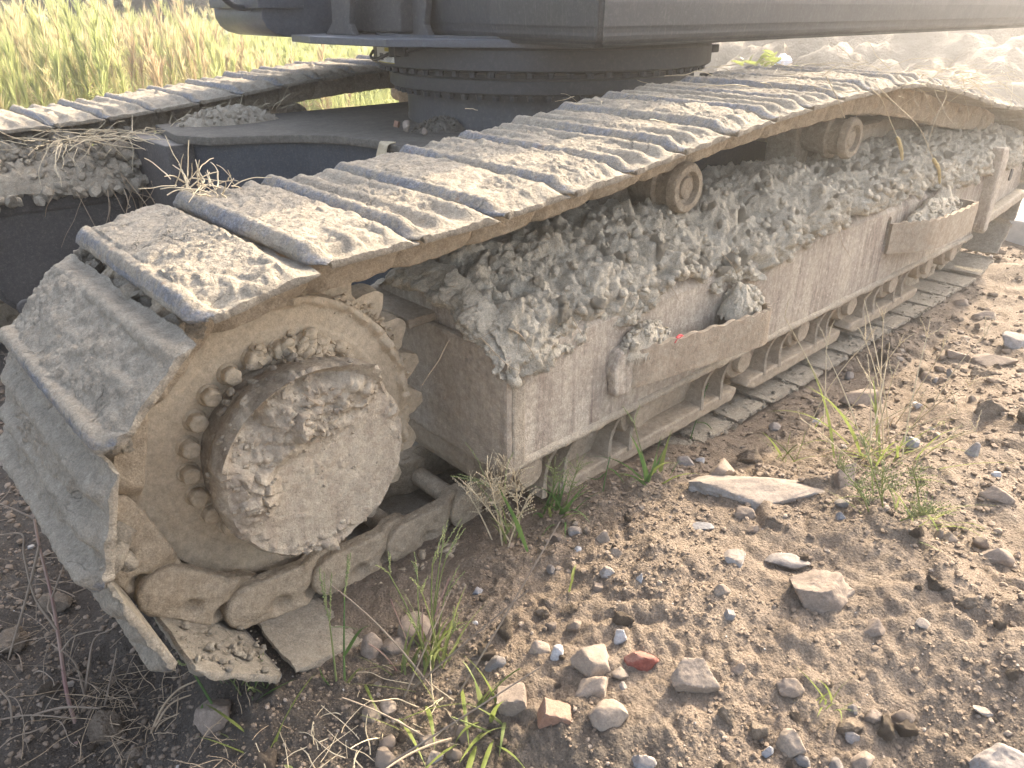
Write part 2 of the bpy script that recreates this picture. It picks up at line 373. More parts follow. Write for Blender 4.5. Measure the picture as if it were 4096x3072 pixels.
M['redplastic'] = plain('red_plastic', (.45, .03, .04), (.5, .06, .06), 40, .35, .1)
M['film'] = plain('plastic_film', (.62, .68, .80), (.75, .78, .85), 30, .35, .5)
M['paper'] = plain('label_paper', (.70, .70, .66), (.60, .60, .57), 120, .5, .1)
M['yellow'] = plain('label_yellow', (.50, .42, .06), (.42, .35, .08), 120, .5, .1)
M['ink'] = plain('label_ink', (.05, .05, .06), (.09, .09, .1), 120, .5, .1)
M['concrete'] = plain('concrete', (.40, .38, .35), (.48, .46, .42), 25, .85, .4)
M['leafdead'] = plain('dead_leaf', (.40, .30, .17), (.48, .38, .24), 40, .7, .3)

def stone_mat(name, a, b, dust=.7, sc=1., soil=(.225, .174, .13)):
    m = NT(name); n1 = m.noise(9*sc, 8, .7); n2 = m.noise(70*sc, 5, .7)
    col = m.mix(m.ramp(n1, [(.38, 0.), (.62, 1.)]), a, b)
    geo = m.n('ShaderNodeNewGeometry'); sx = m.n('ShaderNodeSeparateXYZ'); m.l(geo.outputs['Normal'], sx.inputs[0])
    d = m.math('MULTIPLY', m.ramp(m.math('ADD', sx.outputs['Z'], m.math('MULTIPLY', n1, .8)), [(.75, 0.), (1.25, 1.)]), dust)
    d = m.math('MAXIMUM', d, m.math('MULTIPLY', m.ramp(n2, [(.52, 0.), (.7, 1.)]), dust*.6))
    m.color(m.grain(m.mix(d, col, soil), 220, .7, 1.2)); m.bump([(n1, .5, .01), (n2, .6, .003)]); return m.m
M['s_brown'] = stone_mat('brown_stone', (.21, .165, .128), (.26, .21, .165), .5)
M['s_pale'] = stone_mat('pale_stone', (.27, .25, .22), (.36, .345, .325), .75)
M['s_white'] = stone_mat('white_stone', (.40, .39, .375), (.48, .48, .48), .4)
M['s_grey'] = stone_mat('grey_stone', (.22, .21, .20), (.28, .27, .26), .5)
M['s_blue'] = stone_mat('blue_grey_stone', (.20, .21, .225), (.26, .27, .285), .35)
M['s_tan'] = stone_mat('tan_stone', (.26, .21, .16), (.31, .255, .20), .5)
M['s_brick'] = stone_mat('brick_clay', (.30, .165, .105), (.27, .17, .12), .55)
M['s_red'] = stone_mat('red_clay', (.24, .075, .055), (.27, .10, .075), .4)
M['clod'] = mud_mat('soil_clod', (.205, .16, .12), (.25, .20, .152), (.17, .13, .097), bumpd=.9)
def ground_mat():
    m = NT('soil'); g = m.n('ShaderNodeNewGeometry'); m.co = g.outputs['Position']
    n0 = m.noise(1.1, 5, .6); n1 = m.noise(9, 8, .7); n2 = m.noise(60, 6, .75); n3 = m.noise(330, 4, .7)
    col = m.mix(m.ramp(n0, [(.36, 0.), (.62, 1.)]), (.195, .150, .110), (.245, .184, .127))
    col = m.mix(m.ramp(n1, [(.4, 0.), (.68, 1.)]), col, (.255, .20, .147))
    col = m.mix(m.math('MULTIPLY', m.ramp(n2, [(.5, 0.), (.7, 1.)]), .5), col, (.13, .10, .075))
    dk = m.attr('dark'); col = m.mix(dk, col, m.mix(m.ramp(n1, [(.4, 0.), (.65, 1.)]), (.065, .054, .044), (.10, .085, .068)))  # darker soil tones stand in for shade where the mask is set
    gr = m.attr('grassy'); col = m.mix(gr, col, (.20, .22, .08))
    v1 = m.voro(160); v2 = m.voro(420)
    m.color(m.grain(col, 260, .5, 1.3)); m.bump([(n1, .6, .02), (n2, .9, .008), (m.math('SUBTRACT', 1., v1), .8, .004), (m.math('SUBTRACT', 1., v2), .7, .0016), (n3, .6, .0015)]); return m.m
M['ground'] = ground_mat()
def pebble_mat():
    m = NT('pebble'); sh = m.attr('shade'); n2 = m.noise(200, 4, .7)
    col = m.ramp(sh, [(0., (.13, .098, .07)), (.45, (.18, .137, .097)), (.75, (.235, .183, .135)), (.9, (.29, .255, .215)), (1., (.45, .44, .42))])
    m.color(m.mix(m.math('MULTIPLY', m.ramp(n2, [(.45, 0.), (.7, 1.)]), .5), col, (.23, .175, .128))); m.bump([(n2, .6, .002)]); return m.m
M['pebble'] = pebble_mat()
def mound_mat():
    m = NT('mound_soil'); n1 = m.noise(1.6, 8, .7); n2 = m.noise(9, 6, .75)
    m.color(m.mix(m.ramp(n1, [(.38, 0.), (.64, 1.)]), (.25, .205, .15), (.33, .275, .205))); m.bump([(n1, .8, .15), (n2, .9, .05)]); return m.m
M['mound'] = mound_mat()

# ------------------------------------------------------------------ ground
CP = np.array([
 (-2, 3, -.45), (0, 2.6, -.46), (1, 1, -.47), (2.5, 1, -.46), (0.2, .1, -.45), (1.5, 0, -.43), (3, 0, -.42), (4.5, 0, -.42), (6, 2, -.42), (3, 4, -.44), (0, 5, -.44), (6, 6, -.42),
 (1.5, -.34, -.425), (1.9, -.34, -.425), (2.4, -.34, -.425), (3.0, -.34, -.42), (3.8, -.4, -.41), (1.2, -.36, -.40), (1.0, -.40, -.32), (1.0, -.27, -.388),
 (.75, -.36, -.29), (.5, -.33, -.30), (.25, -.33, -.315), (.1, -.27, -.365), (-.08, -.30, -.342), (.06, -.31, -.335), (-.15, -.25, -.37), (.0, -.32, -.345), (-.15, -.33, -.365), (.7, -.24, -.33), (.45, -.22, -.372), (.2, -.2, -.37), (-.05, -.2, -.39), (-.22, -.28, -.39),
 (-.05, -.48, -.325), (.2, -.5, -.285), (.5, -.52, -.245), (.85, -.55, -.25), (1.2, -.55, -.31), (1.6, -.6, -.375), (2.0, -.6, -.40), (2.6, -.7, -.385), (3.4, -.8, -.38),
 (-.1, -.75, -.345), (.2, -.8, -.275), (.6, -.85, -.25), (1.0, -.9, -.235), (1.5, -.85, -.25), (1.9, -.95, -.23), (2.5, -1.1, -.25), (3.4, -1.3, -.33),
 (-.2, -1.2, -.36), (.4, -1.3, -.30), (1.0, -1.4, -.24), (1.8, -1.6, -.22), (-1, -1.4, -.40), (-.6, -1.1, -.40),
 (-.42, -.12, -.58), (-.36, -.24, -.50), (-.5, -.02, -.55), (-.33, -.42, -.40), (-.52, -.38, -.47), (-.7, -.3, -.46), (-.8, 0, -.45), (-.55, -.65, -.42),
 (-.56, .25, -.47), (-.45, .6, -.46), (-.7, .7, -.44), (-.3, 1.1, -.44), (-.5, 1.8, -.44), (-1.5, .5, -.44), (4.5, -2, -.36), (0, -3, -.36), (-2, -2, -.42), (7, -1, -.42), (2, 8, -.44), (9, 9, -.42), (12, 0, -.42), (-5, 8, -.44)])
def Hbase(X, Y):
    num = np.full(len(X), -.42*1e-4); den = np.full(len(X), 1e-4)
    for x, y, z in CP:
        d2 = (X-x)**2+(Y-y)**2; near = abs(x-.6) < 2.2 and abs(y+.3) < 1.1
        sg = .13 if near else .6
        wgt = np.exp(-d2/(2*sg*sg))+.002/(1+d2*4)**2
        num += wgt*z; den += wgt
    return num/den
def Hfull(X, Y):
    P = np.stack([X, Y, np.zeros_like(X)], -1); h = Hbase(X, Y)
    r = np.hypot(X-CAM[0], Y-CAM[1]); near = 1-sstep(4., 9., r)
    under = sstep(-.36, -.24, Y)*sstep(-.2, .1, X)*(1-sstep(3.6, 3.9, X))   # crushed flat under the track
    k = (1-.75*under)
    h = h+k*(.044*fbm(P, 2.6, 4, 11)+.016*fbm(P, 9, 4, 21)*near)
    h = h+k*near*(.020*chunk(P, .13, 31, two=True)*sstep(-.05, .4, fbm(P, 3, 2, 77))+.009*chunk(P, .055, 41, two=True)*sstep(-.25, .3, fbm(P, 5, 2, 78))+.010*lumps2(X, Y, .024, 51, .55)+.006*lumps2(X+.01, Y, .012, 61, .55)+.003*lumps2(X, Y+.01, .007, 63, .55))
    h = h+near*.006*fbm(P, 45, 4, 5)
    return h
def ground_hit(u, v, full=False):
    D = ray(u, v); fn = Hfull if full else Hbase
    if D[2] >= 0: return CAM+D*10
    t = np.arange(.5, 14, .01); P = CAM+D*t[:, None]; hit = np.nonzero(P[:, 2] < fn(P[:, 0], P[:, 1]))[0]
    return P[hit[0]] if len(hit) else CAM+D*(-.42-CAM[2])/D[2]
def hz(x, y): return float(Hfull(np.array([x]), np.array([y]))[0])

g = MB()
azf = np.linspace(YAW-.95, YAW+.95, 430); azc = np.linspace(YAW+.95, YAW-.95+2*math.pi, 70)[1:-1]; az = np.concatenate([azf, azc])
rr = np.concatenate([[0.02], np.linspace(.1, .5, 16), np.exp(np.arange(math.log(.505), math.log(5), .006)), np.exp(np.arange(math.log(5.03), math.log(400), .035))])
A, Rr = np.meshgrid(az, rr); X = (CAM[0]+Rr*np.cos(A)).ravel(); Y = (CAM[1]+Rr*np.sin(A)).ravel(); Z = Hfull(X, Y)
na = len(az); i, j = np.meshgrid(np.arange(len(rr)-1), np.arange(na), indexing='ij'); a = i*na+j; b = i*na+(j+1) % na
Fg = np.stack([a, a+na, b+na, b], -1).reshape(-1, 4)
P2 = np.stack([X, Y, 0*X], -1)
shadem = (1-sstep(-.25, .15, X+.25*fbm(P2, 3, 3, 9)+.5*(Y+.3)*(Y < -.3)))*(Y > -1.3)*.9  # shade painted into the soil colour, left of the sprocket
shadem = np.clip(np.maximum(shadem, sstep(-.2, .2, Y)*.5*(X < 6)*(Y < 4)), 0, 1)  # and painted shade on the ground beneath the machine
grassy = sstep(4.2, 6., Y+.35*fbm(P2, .8, 2, 3))*(1-sstep(8, 11, X-.3*Y))
g.add(np.stack([X, Y, Z], -1), Fg, dark=shadem, grassy=grassy)
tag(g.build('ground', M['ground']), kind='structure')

# dirt mound behind the machine on the right
mm = MB(); azm = np.linspace(math.radians(-38), math.radians(38.5), 340); rm = np.linspace(0, 1, 130)
Am, Tm = np.meshgrid(azm, rm); base_r = 10.2+2.2*sstep(.2, .68, Am)+.5*np.sin(Am*9)
Rm = base_r+Tm*9; Xm = (CAM[0]+Rm*np.cos(Am)).ravel(); Ym = (CAM[1]+Rm*np.sin(Am)).ravel(); Pm = np.stack([Xm, Ym, 0*Xm], -1); T = Tm.ravel(); Amr = Am.ravel()
edge = sstep(.675, .61, Amr) if False else 1-sstep(.60, .672, Amr)
hm = 2.9*np.clip(T/.8, 0, 1)**1.05*(1-.2*sstep(.8, 1, T))*(.35+.65*edge)
Zm = -.46+hm+sstep(0, .08, T)*(.40*fbm(Pm, .5, 4, 200)+.22*chunk(Pm, 1.2, 210, two=True)+.13*chunk(Pm, .5, 220, two=True)+.30*fbm(Pm, 1.8, 6, 230))
mm.add(np.stack([Xm, Ym, Zm], -1), grid_faces(len(rm), len(azm)))
tag(mm.build('dirt_mound', M['mound']), kind='structure')

# ------------------------------------------------------------------ excavator: crawler tracks
EXC = empty('excavator', (1.9, 1.15, -.42), 'muddy grey crawler excavator parked on the dirt with clay caked on its tracks', 'excavator')
PITCH = .19
def shoe_mesh(seed, ne, nw, fill, detail=1.):
    rg = np.random.default_rng(seed)
    e = np.concatenate([np.linspace(-.0615, .143, ne), np.full(7, .144)]); nfront = 7
    w = np.linspace(-.316, .316, nw); E, W = np.meshgrid(e, w); sh = E.shape
    e_, w_ = E.ravel(), W.ravel(); P = np.stack([e_, w_, np.full_like(e_, seed*1.37)], -1)
    rh = rg.uniform(.62, 1.0, 3); ro_ = rg.normal(0, .004, 3); wj = rg.uniform(.975, 1.0)
    wob = .004*fbm(P*np.array([0.2, 1, 1]), 14, 3, seed)
    endf = sstep(.312, .285, np.abs(w_)) if False else 1-sstep(.262, .312, np.abs(w_)+.008*fbm(P, 25, 2, seed+3))
    def ridge(c, hw, h): return h*np.exp(-np.abs((e_+wob-c)/hw)**2.6)
    plate = .053+.005*sstep(-.06, -.035, e_)
    rd = np.maximum(np.maximum(ridge(.126, .020, .030*(.7+.3*rh[0])), ridge(.050+ro_[1], .019, .027*rh[1])), ridge(-.020+ro_[2], .019, .026*rh[2]))*(.10+.90*endf)
    n0 = plate+rd
    fl = fill-.005+.012*(1-sstep(.10, .27, np.abs(w_)))-.005+.010*fbm(P, 6, 4, seed+11)+.007*fbm(P, 22, 4, seed+12)
    fl = np.minimum(fl, .086+.004*fbm(P, 15, 3, seed+5))+.005*chunk(P, .035, seed+13)*sstep(.0, .3, fbm(P, 8, 2, seed+14))
    gate = sstep(-.045, -.02, e_)*(1-sstep(.115, .13, e_))*(1-sstep(.270, .308, np.abs(w_)+.02*fbm(P, 9, 2, seed)))
    fl = plate+np.maximum(fl-plate, 0)*gate
    n = np.maximum(n0, fl)+.0022*np.log1p(np.exp(-np.abs(n0-fl)/.0022))*0
    n = n+detail*(.0040*fbm(P, 42, 5, seed+20, .65)+(.0036*chunk(P, .034, seed+22)+.0036*chunk(P, .015, seed+24))*(.35+.65*(fl > n0))*sstep(-.3, .2, fbm(P, 9, 2, seed+25))+.0050*(chunk(P, .085, seed+26, .6)-.4)*(fl > n0)+.0018*lumps(P, .011, seed+23))
    # front face columns
    idx = np.arange(len(e)); k = np.tile(idx, nw); front = k >= ne
    fi = (k-ne+1)/nfront; top_n = n.reshape(sh)[:, ne-1]; tn = np.repeat(top_n, len(e))
    n = np.where(front, tn+(.054-tn)*np.clip(fi, 0, 1), n)
    ee = np.where(front, .143+.004*np.sin(np.clip(fi, 0, 1)*math.pi)+.0025*fbm(P+np.stack([0*n, 0*n, n*20], -1), 30, 3, seed+30), e_)
    # slightly ragged outline
    w_ = w_*.968*wj; ww = w_+np.sign(w_)*(np.abs(w_) > .30)*(.006*fbm(np.stack([e_, 0*e_, np.sign(w_)*3+seed], -1), 30, 3, seed+31)+.004*np.maximum(rd/.03, 0)-.004*sstep(.13, .151, e_))
    ee = ee-(e_ < -.05)*.006*fbm(np.stack([w_, 0*w_, 0*w_+seed], -1), 22, 3, seed+32)
    ee = ee-.022*sstep(.272, .314, np.abs(w_)/.968/wj)**2*sstep(.08, .14, e_)
    lipc = sstep(.27, .316, np.abs(w_))*(e_ < -.02)*.004       # rear corners droop to a lip
    n = n-lipc*sstep(-.02, -.055, e_)
    bare = sstep(.112, .136, e_)*(.62+.3*fbm(P, 5, 3, seed+40))+.45*sstep(.018, .03, rd)*(e_ > .05)*(e_ < .1)*(.7+.5*fbm(P, 7, 2, seed+41))
    bare = np.where(front, .58+.5*fbm(P, 6, 3, seed+42), bare)
    top = np.stack([-ee+.0205, ww, n], -1); NE = len(e); F = grid_faces(nw, NE)
    # boundary loop down to the underside
    bl = np.concatenate([np.arange(NE), np.arange(1, nw)*NE+NE-1, (nw-1)*NE+np.arange(NE-2, -1, -1), np.arange(nw-2, 0, -1)*NE])
    bot = top[bl].copy(); bot[:, 2] = np.where(bot[:, 0] < -.095, .057, .0465); bot[:, 1] *= .992; bot[:, 0] *= .985
    mid = top[bl]*.5+bot*.5; mid[:, 1] *= 1.006
    nb = len(bl); V = np.vstack([top, mid, bot]); q = np.arange(nb); q2 = (q+1) % nb; o = len(top)
    side = np.vstack([np.stack([bl[q], o+q, o+q2, bl[q2]], -1), np.stack([o+q, o+nb+q, o+nb+q2, o+q2], -1)])
    # underside: fan via centre line (two rows joined)
    cidx = len(V); V = np.vstack([V, bot.mean(0, keepdims=True)])
    fan = np.stack([o+nb+q, np.full(nb, cidx), o+nb+q2], -1)
    mb = MB(); ba = np.concatenate([bare, np.full(2*nb+1, .15)])
    mb.add(V, F[:, ::-1], side[:, ::-1] if False else side, fan, bare=np.clip(ba, 0, 1)); return mb.build('track_shoe', M['shoe'], link=False)
def link_mesh(seed, side):
    rg = np.random.default_rng(seed)
    arc = [(.095+.050*math.cos(t), .0+.048*math.sin(t)) for t in np.linspace(math.radians(75), math.radians(-75), 9)]
    poly = arc+[(.075, -.050), (-.105, -.050), (-.118, -.044), (-.124, -.02), (-.120, .03), (-.105, .048), (.0, .05)]
    bm = extrude_bm(poly, 1, -.137, -.102, .005, 2); V, F = bm_arrays(refine(bm, .011, 5)); N = normals(V, F)
    outer = V[:, 1] < -.12
    V = V+N*(.0028*fbm(V+seed, 45, 4, seed)+.0035*lumps(V+seed, .028, seed+3)*outer[:, None].T[0] if False else (.0020*fbm(V+seed, 45, 4, seed)+.0034*lumps(V+seed, .028, seed+3)*outer+.0018*chunk(V+seed, .02, seed+5)*outer)[:, None])
    for (cx, cz) in ((.03, .022), (-.045, .024)):
        V[:, 1] += outer*.022*np.exp(-(((V[:, 0]-cx)/.019)**2+((V[:, 2]-cz)/.017)**2)**2)
    V[:, 1] += .026*(1-sstep(-.075, -.02, V[:, 0]))       # inner end tucks behind the next link
    V[:, 1] -= .006*np.exp(-(((V[:, 0]-.095)**2+V[:, 2]**2)/.035**2)**2)*outer
    if side > 0: V = V*np.array([1, -1, 1]); F = F[:, ::-1]
    mb = MB(); mb.add(V, F); return mb.build('track_link', M['link'], link=False)
FILLS = {-1: .089, 0: .083, 1: .078}
hi = [shoe_mesh(100+i, 56, 150, f) for i, f in enumerate((.080, .072, .068, .086, .076, .082, .064, .089, .074, .084, .078, .070, .087, .066))]
first = {0: shoe_mesh(131, 66, 200, .0905), 1: shoe_mesh(137, 66, 190, .077), 2: shoe_mesh(133, 62, 180, .071), 3: shoe_mesh(134, 62, 170, .064), 4: shoe_mesh(135, 62, 170, .066)}
lo = [shoe_mesh(200+i, 30, 70, f) for i, f in enumerate((.074, .068, .080, .07))]
lnk = [link_mesh(300+i, -1) for i in range(5)]; lnk_in = [link_mesh(340+i, 1) for i in range(2)]

ZT = np.array([(0, .411), (.2, .424), (.4, .434), (.6, .45), (.8, .470), (1.0, .492), (1.2, .515), (1.4, .532), (1.6, .545), (1.8, .552), (2.0, .560), (2.15, .564), (2.3, .555), (2.5, .53), (2.7, .50), (2.9, .465), (3.1, .43), (3.3, .405), (3.5, .388)])
def chain_pins(dz):
    top = [np.array([.0124, .366])]
    while top[-1][0] < 3.4:
        x, z = top[-1]; lo_, hi_ = .17, .1901
        f = lambda d: (x+d, np.interp(x+d, ZT[:, 0], ZT[:, 1])-.053)
        d = brent(lambda d: math.hypot(d, f(d)[1]-z)-PITCH); top.append(np.array(f(d)))
    wrap = [np.array([-.0126+.347*math.cos(t), .0199+.347*math.sin(t)]) for t in 1.4986+.5543*np.arange(1, 6)]
    bot = []; x, z = wrap[-1]
    while x < 3.35:
        zz = max(z-.026, -.333); x += math.sqrt(PITCH**2-(zz-z)**2); z = zz; bot.append(np.array([x, z]))
    c = np.array([bot[-1][0]+.02, 0.0]); idl = [c+.335*np.array([math.cos(t), math.sin(t)]) for t in np.linspace(-1.0, 1.05, 5)]
    return top, wrap, bot, idl
def brent(fn):
    a_, b_ = .1, .21
    for _ in range(50):
        m_ = (a_+b_)/2
        if fn(m_) > 0: b_ = m_
        else: a_ = m_
    return a_
TOP, WRAP, BOT, IDL = chain_pins(0)
LOOP = TOP[::-1]+WRAP+BOT+IDL       # runs from the far end of the top strand over the sprocket and back below
V, F = revolve([(.001, -.07), (.026, -.07), (.026, .07), (.001, .07)], 14); pin_me = MB().add(V, F).build('track_pin', M['link'], link=False)
def crawler(dy, dz, near):
    tr = empty('crawler_track', (0, 0, 0)); adopt(tr, EXC); n = len(LOOP); k0 = len(TOP)-1
    for p in LOOP:
        o = bpy.data.objects.new('track_pin', pin_me); COL.objects.link(o); o.parent = tr; o.location = (p[0], dy, p[1]+dz)
    for k in range(n):
        p, q = LOOP[k], LOOP[(k+1) % n]; L = np.linalg.norm(q-p)
        if L > .28 or L < .1: continue
        c = (p+q)/2; xl = (p-q)/L; beta = math.atan2(-xl[1], xl[0])
        rel = k-k0
        if near: me = first[rel] if rel in first else hi[(k*3) % len(hi)]
        else: me = lo[(k*3) % len(lo)]
        def put(name, mesh, yaw=0, off=0, flip=False):
            o = bpy.data.objects.new(name, mesh); COL.objects.link(o); o.parent = tr
            o.rotation_euler = (0, beta, yaw); o.location = (c[0], dy+off, c[1]+dz); return o
        rg = random.Random(k*7+near); put('track_shoe', me, rg.uniform(-.016, .016))
        put('track_link', lnk[k % len(lnk)]); put('track_link', lnk_in[k % 2])
    return tr
crawler(0, 0, True); crawler(2.3, -.035, False)

# ------------------------------------------------------------------ sprocket, final drive
def sprocket(dy, dz, near):
    nt = 22; n = nt*10; th = np.arange(n)/n*2*math.pi
    ph = (th*nt/(2*math.pi)+.42) % 1; d = np.abs(ph-.5)*2          # 0 at root, 1 at tip
    rt = .316+.054*np.clip((d-.18)/.8, 0, 1)**.75
    rt = rt-.012*np.clip((d-.9)/.1, 0, 1)
    bm = extrude_bm([(r*math.cos(t), r*math.sin(t)) for r, t in zip(rt, th)], 1, -.030, .034, 0)
    V, F = bm_arrays(refine(bm, .02 if near else .06, 5)); N = normals(V, F)
    r = np.hypot(V[:, 0], V[:, 2]); V = V+N*(.004*fbm(V, 40, 4, 3)+.007*chunk(V, .035, 4)*(r > .27))[:, None]
    mb = MB(); mb.add(V+np.array([0, dy, dz]), F)
    # smooth muddy web in front of the teeth, with a ragged caked rim
    nr, na = 46, 220; R_, T_ = np.meshgrid(np.linspace(.14, .308, nr), np.linspace(0, 2*math.pi, na)); R_, T_ = R_.ravel(), T_.ravel()
    P = np.stack([R_*np.cos(T_), 0*R_, R_*np.sin(T_)], -1); rim = .282+.018*fbm(P, 12, 3, 8)+.012*fbm(P, 40, 3, 9)
    up_m = sstep(rim-.004, rim+.008, R_)*(.5+.5*sstep(-.1, .15, np.cos(T_)+.4*np.sin(T_)))
    y = -.055-.003*fbm(P, 8, 3, 2)-(R_ < .238)*.003-up_m*(.007+.012*chunk(P, .04, 12)+.004*fbm(P, 35, 3, 13)); y = np.where(R_ > .304, -.025, y)
    P[:, 1] = y; mb.add(P+np.array([0, dy, dz]), grid_faces(na, nr))
    sp = mb.build('sprocket', M['sprocket'], EXC)
    if near:
        for k in range(24):
            t = math.radians(102.4+k*360/24.); bb = MB(); rg = np.random.default_rng(k)
            pts = [(.0185*math.cos(a_+.3*k), .0185*math.sin(a_+.3*k)) for a_ in np.arange(6)*math.pi/3]
            bmh = extrude_bm(pts, 1, -.082, -.056, .004, 2); V, F = rough(bmh, .006, .0024, 70, k, .002, .012)
            V2, F2 = revolve([(.0225, -.050), (.0225, -.058), (.019, -.062), (.001, -.062)], 18)
            off = np.array([.2*math.cos(t), dy, .2*math.sin(t)+dz]); bb.add(V+off, F); bb.add(V2+off, F2); bb.build('bolt', M['sprocket'], sp)
    return sp
SPK = sprocket(0, 0, True); sprocket(2.3, -.035, False)
# drum and cap of the near final drive
fd = MB(); V, F = revolve([(.166, -.05), (.176, -.058), (.172, -.09), (.168, -.12), (.186, -.135)], 120); P = V
V = V+normals(V, F)*(.004*fbm(V, 20, 4, 5)+.006*lumps(V, .05, 6)*(fbm(V, 5, 2, 4) > 0))[:, None]; fd.add(V, F)
fdo = fd.build('final_drive_drum', M['hub'], EXC)
hb = MB(); na, prof = 340, []
rl = np.concatenate([[.176], [.186, .191, .192, .192, .190], np.linspace(.184, .002, 74)]); yl = np.concatenate([[-.118], [-.126, -.140, -.158, -.176, -.188], np.full(74, -.198)])
R_, T_ = np.meshgrid(rl, np.linspace(0, 2*math.pi, na, endpoint=False)); yl = np.broadcast_to(yl, R_.shape).ravel(); R_, T_ = R_.ravel(), T_.ravel()
X_, Z_ = R_*np.cos(T_), R_*np.sin(T_); P = np.stack([X_, yl, Z_], -1)
dl = (Z_-.062-.2*X_)                                   # height above the fold line across the cap
face = sstep(.190, .180, R_) if False else (1-sstep(.178, .190, R_))
sl_ = np.clip(dl, 0, 1)*.42*face
y = yl+sl_
mudm = sstep(-.015, .05, dl+.03*fbm(P, 12, 3, 21))*sstep(.02, .10, R_)
mud2 = sstep(.14, .175, R_+.012*fbm(P, 20, 3, 22))
gate = sstep(-.25, .25, fbm(P, 9, 3, 28))
ridge_ = np.exp(-((dl-.075+.02*fbm(P, 10, 2, 45))/.045)**2)*sstep(-.12, -.05, X_)
thick = mudm*(.006+.020*fbm(P, 16, 5, 23)+.030*ridge_+(.010+.012*gate+.01*ridge_)*chunk(P, .06, 24)+.014*lumps(P, .04, 46)+.006*chunk(P, .024, 25)+.005*lumps(P, .014, 47)+.006*fbm(P, 60, 4, 48))+mud2*(.006*fbm(P, 28, 4, 26)+.020*chunk(P, .032, 27)*gate+.010*gate*chunk(P, .015, 37))+.002*fbm(P, 30, 5, 29)+.004*chunk(P, .05, 38)*sstep(.0, .3, fbm(P, 14, 3, 39))
lum = np.exp(-(((X_+.135)/.035)**2+((Z_-.0)/.05)**2))*(.02+.035*chunk(P, .03, 33)); thick = thick+lum
out = sstep(.16, .192, R_); y = y-np.maximum(thick, -.004)*(1-.35*out); rad = 1+np.maximum(thick, 0)*out*2.2
V = np.stack([X_*rad, y, Z_*rad], -1); nr = len(rl); i, j = np.meshgrid(np.arange(na), np.arange(nr-1), indexing='ij'); a = i*nr+j; b = ((i+1) % na)*nr+j
hb.add(V, np.stack([a, b, b+1, a+1], -1).reshape(-1, 4)); hub = hb.build('final_drive_cap', M['hub'], EXC)
# crumbs of clay stuck along the top rim of the cap
cr = MB(); rg = np.random.default_rng(5); HV = V; wgt = mudm*.8+mud2*.5*gate+2*lum*12+.02; pick = rg.choice(len(HV), 260, p=wgt/wgt.sum())
for q_ in pick:
    Vc, Fc = clodshape(900+q_ % 9, 2, .4); cr.add(Vc*(.0018+.006*rg.random()**2)+HV[q_]+np.array([0, -.001, 0]), Fc)
for k in range(150):
    t = math.radians(rg.normal(92, 42)); r_ = rg.uniform(.155, .2); V, F = clodshape(900+k % 9, 2, .4); s_ = rg.uniform(.003, .011)
    cr.add(V*s_+np.array([r_*math.cos(t), rg.uniform(-.185, -.11), r_*math.sin(t)]), F)
cs = MB()
for k in range(220):   # clay burying the bolts at the upper right
    t = math.radians(rg.normal(66, 18)); r_ = rg.normal(.198, .013); V, F = clodshape(900+k % 9, 2, .4); cs.add(V*rg.uniform(.004, .017)+np.array([r_*math.cos(t), rg.uniform(-.080, -.056), r_*math.sin(t)]), F)
for k in range(240):   # clay clogging the teeth at the right edge
    t = math.radians(rg.uniform(-45, 85)); r_ = rg.normal(.300, .009); V, F = clodshape(900+k % 9, 2, .4); cs.add(V*rg.uniform(.002, .009)+np.array([r_*math.cos(t), rg.uniform(-.058, -.03), r_*math.sin(t)]), F)
for k in range(30):
    t = math.radians(rg.uniform(30, 150)); V, F = clodshape(900+k % 9, 2, .4); s_ = rg.uniform(.006, .016)
    cr.add(V*s_+np.array([.186*math.cos(t)+rg.normal(0, .01), rg.uniform(-.11, -.06), .186*math.sin(t)+rg.normal(0, .01)]), F)
o = cr.build('caked_clay', M['hub'], hub); o['kind'] = 'stuff'
o = cs.build('caked_clay', M['sprocket'], SPK); o['kind'] = 'stuff'

# ------------------------------------------------------------------ track frame
def frame(dy, dz, near):
    # outer box: flat face, sloped roof, undercut belly
    prof = [(-.278, -.160), (-.278, .125), (-.262, .150), (-.08, .225), (.08, .225), (.262, .150), (.278, .125), (.278, -.160), (.20, -.185), (-.20, -.185)]
    prof = [(y_+dy, z_+dz) for y_, z_ in prof]
    bm = extrude_bm(prof, 0, .42, 3.28, .010, 2)
    me = bpy.data.meshes.new('t'); bm.to_mesh(me); bm.free(); t = bpy.data.objects.new('t', me); COL.objects.link(t)
    if near:   # slotted hole beside the second step
        pts = [(2.292+.017*math.cos(a_), .052+(.040 if math.sin(a_) > 0 else -.040)+.017*math.sin(a_)) for a_ in np.linspace(0, 2*math.pi, 20, endpoint=False)]
        cb = extrude_bm(pts, 1, -.30+dy, -.19+dy); cm = bpy.data.meshes.new('c'); cb.to_mesh(cm); cb.free(); co = bpy.data.objects.new('c', cm); COL.objects.link(co)
        md = t.modifiers.new('b', 'BOOLEAN'); md.operation = 'DIFFERENCE'; md.object = co; md.solver = 'EXACT'
        bpy.context.view_layer.update(); me2 = bpy.data.meshes.new_from_object(t.evaluated_get(bpy.context.evaluated_depsgraph_get()))
        bpy.data.objects.remove(co); bpy.data.objects.remove(t); me = me2
    else: bpy.data.objects.remove(t)
    me.materials.clear(); me.materials.append(M['frame'])
    me.name = 'track_frame'; o = mkobj('track_frame', me, EXC); return o
TF = frame(0, 0, True); TF2 = frame(2.3, -.035, False)
V, F = rough(box_bm((.413, 0, -.018), (.022, .568, .30), .008), .012, .0022, 26, 4, .003, .035); mb = MB(); mb.add(V, F)
mb.build('end_plate', M['endface'], TF)
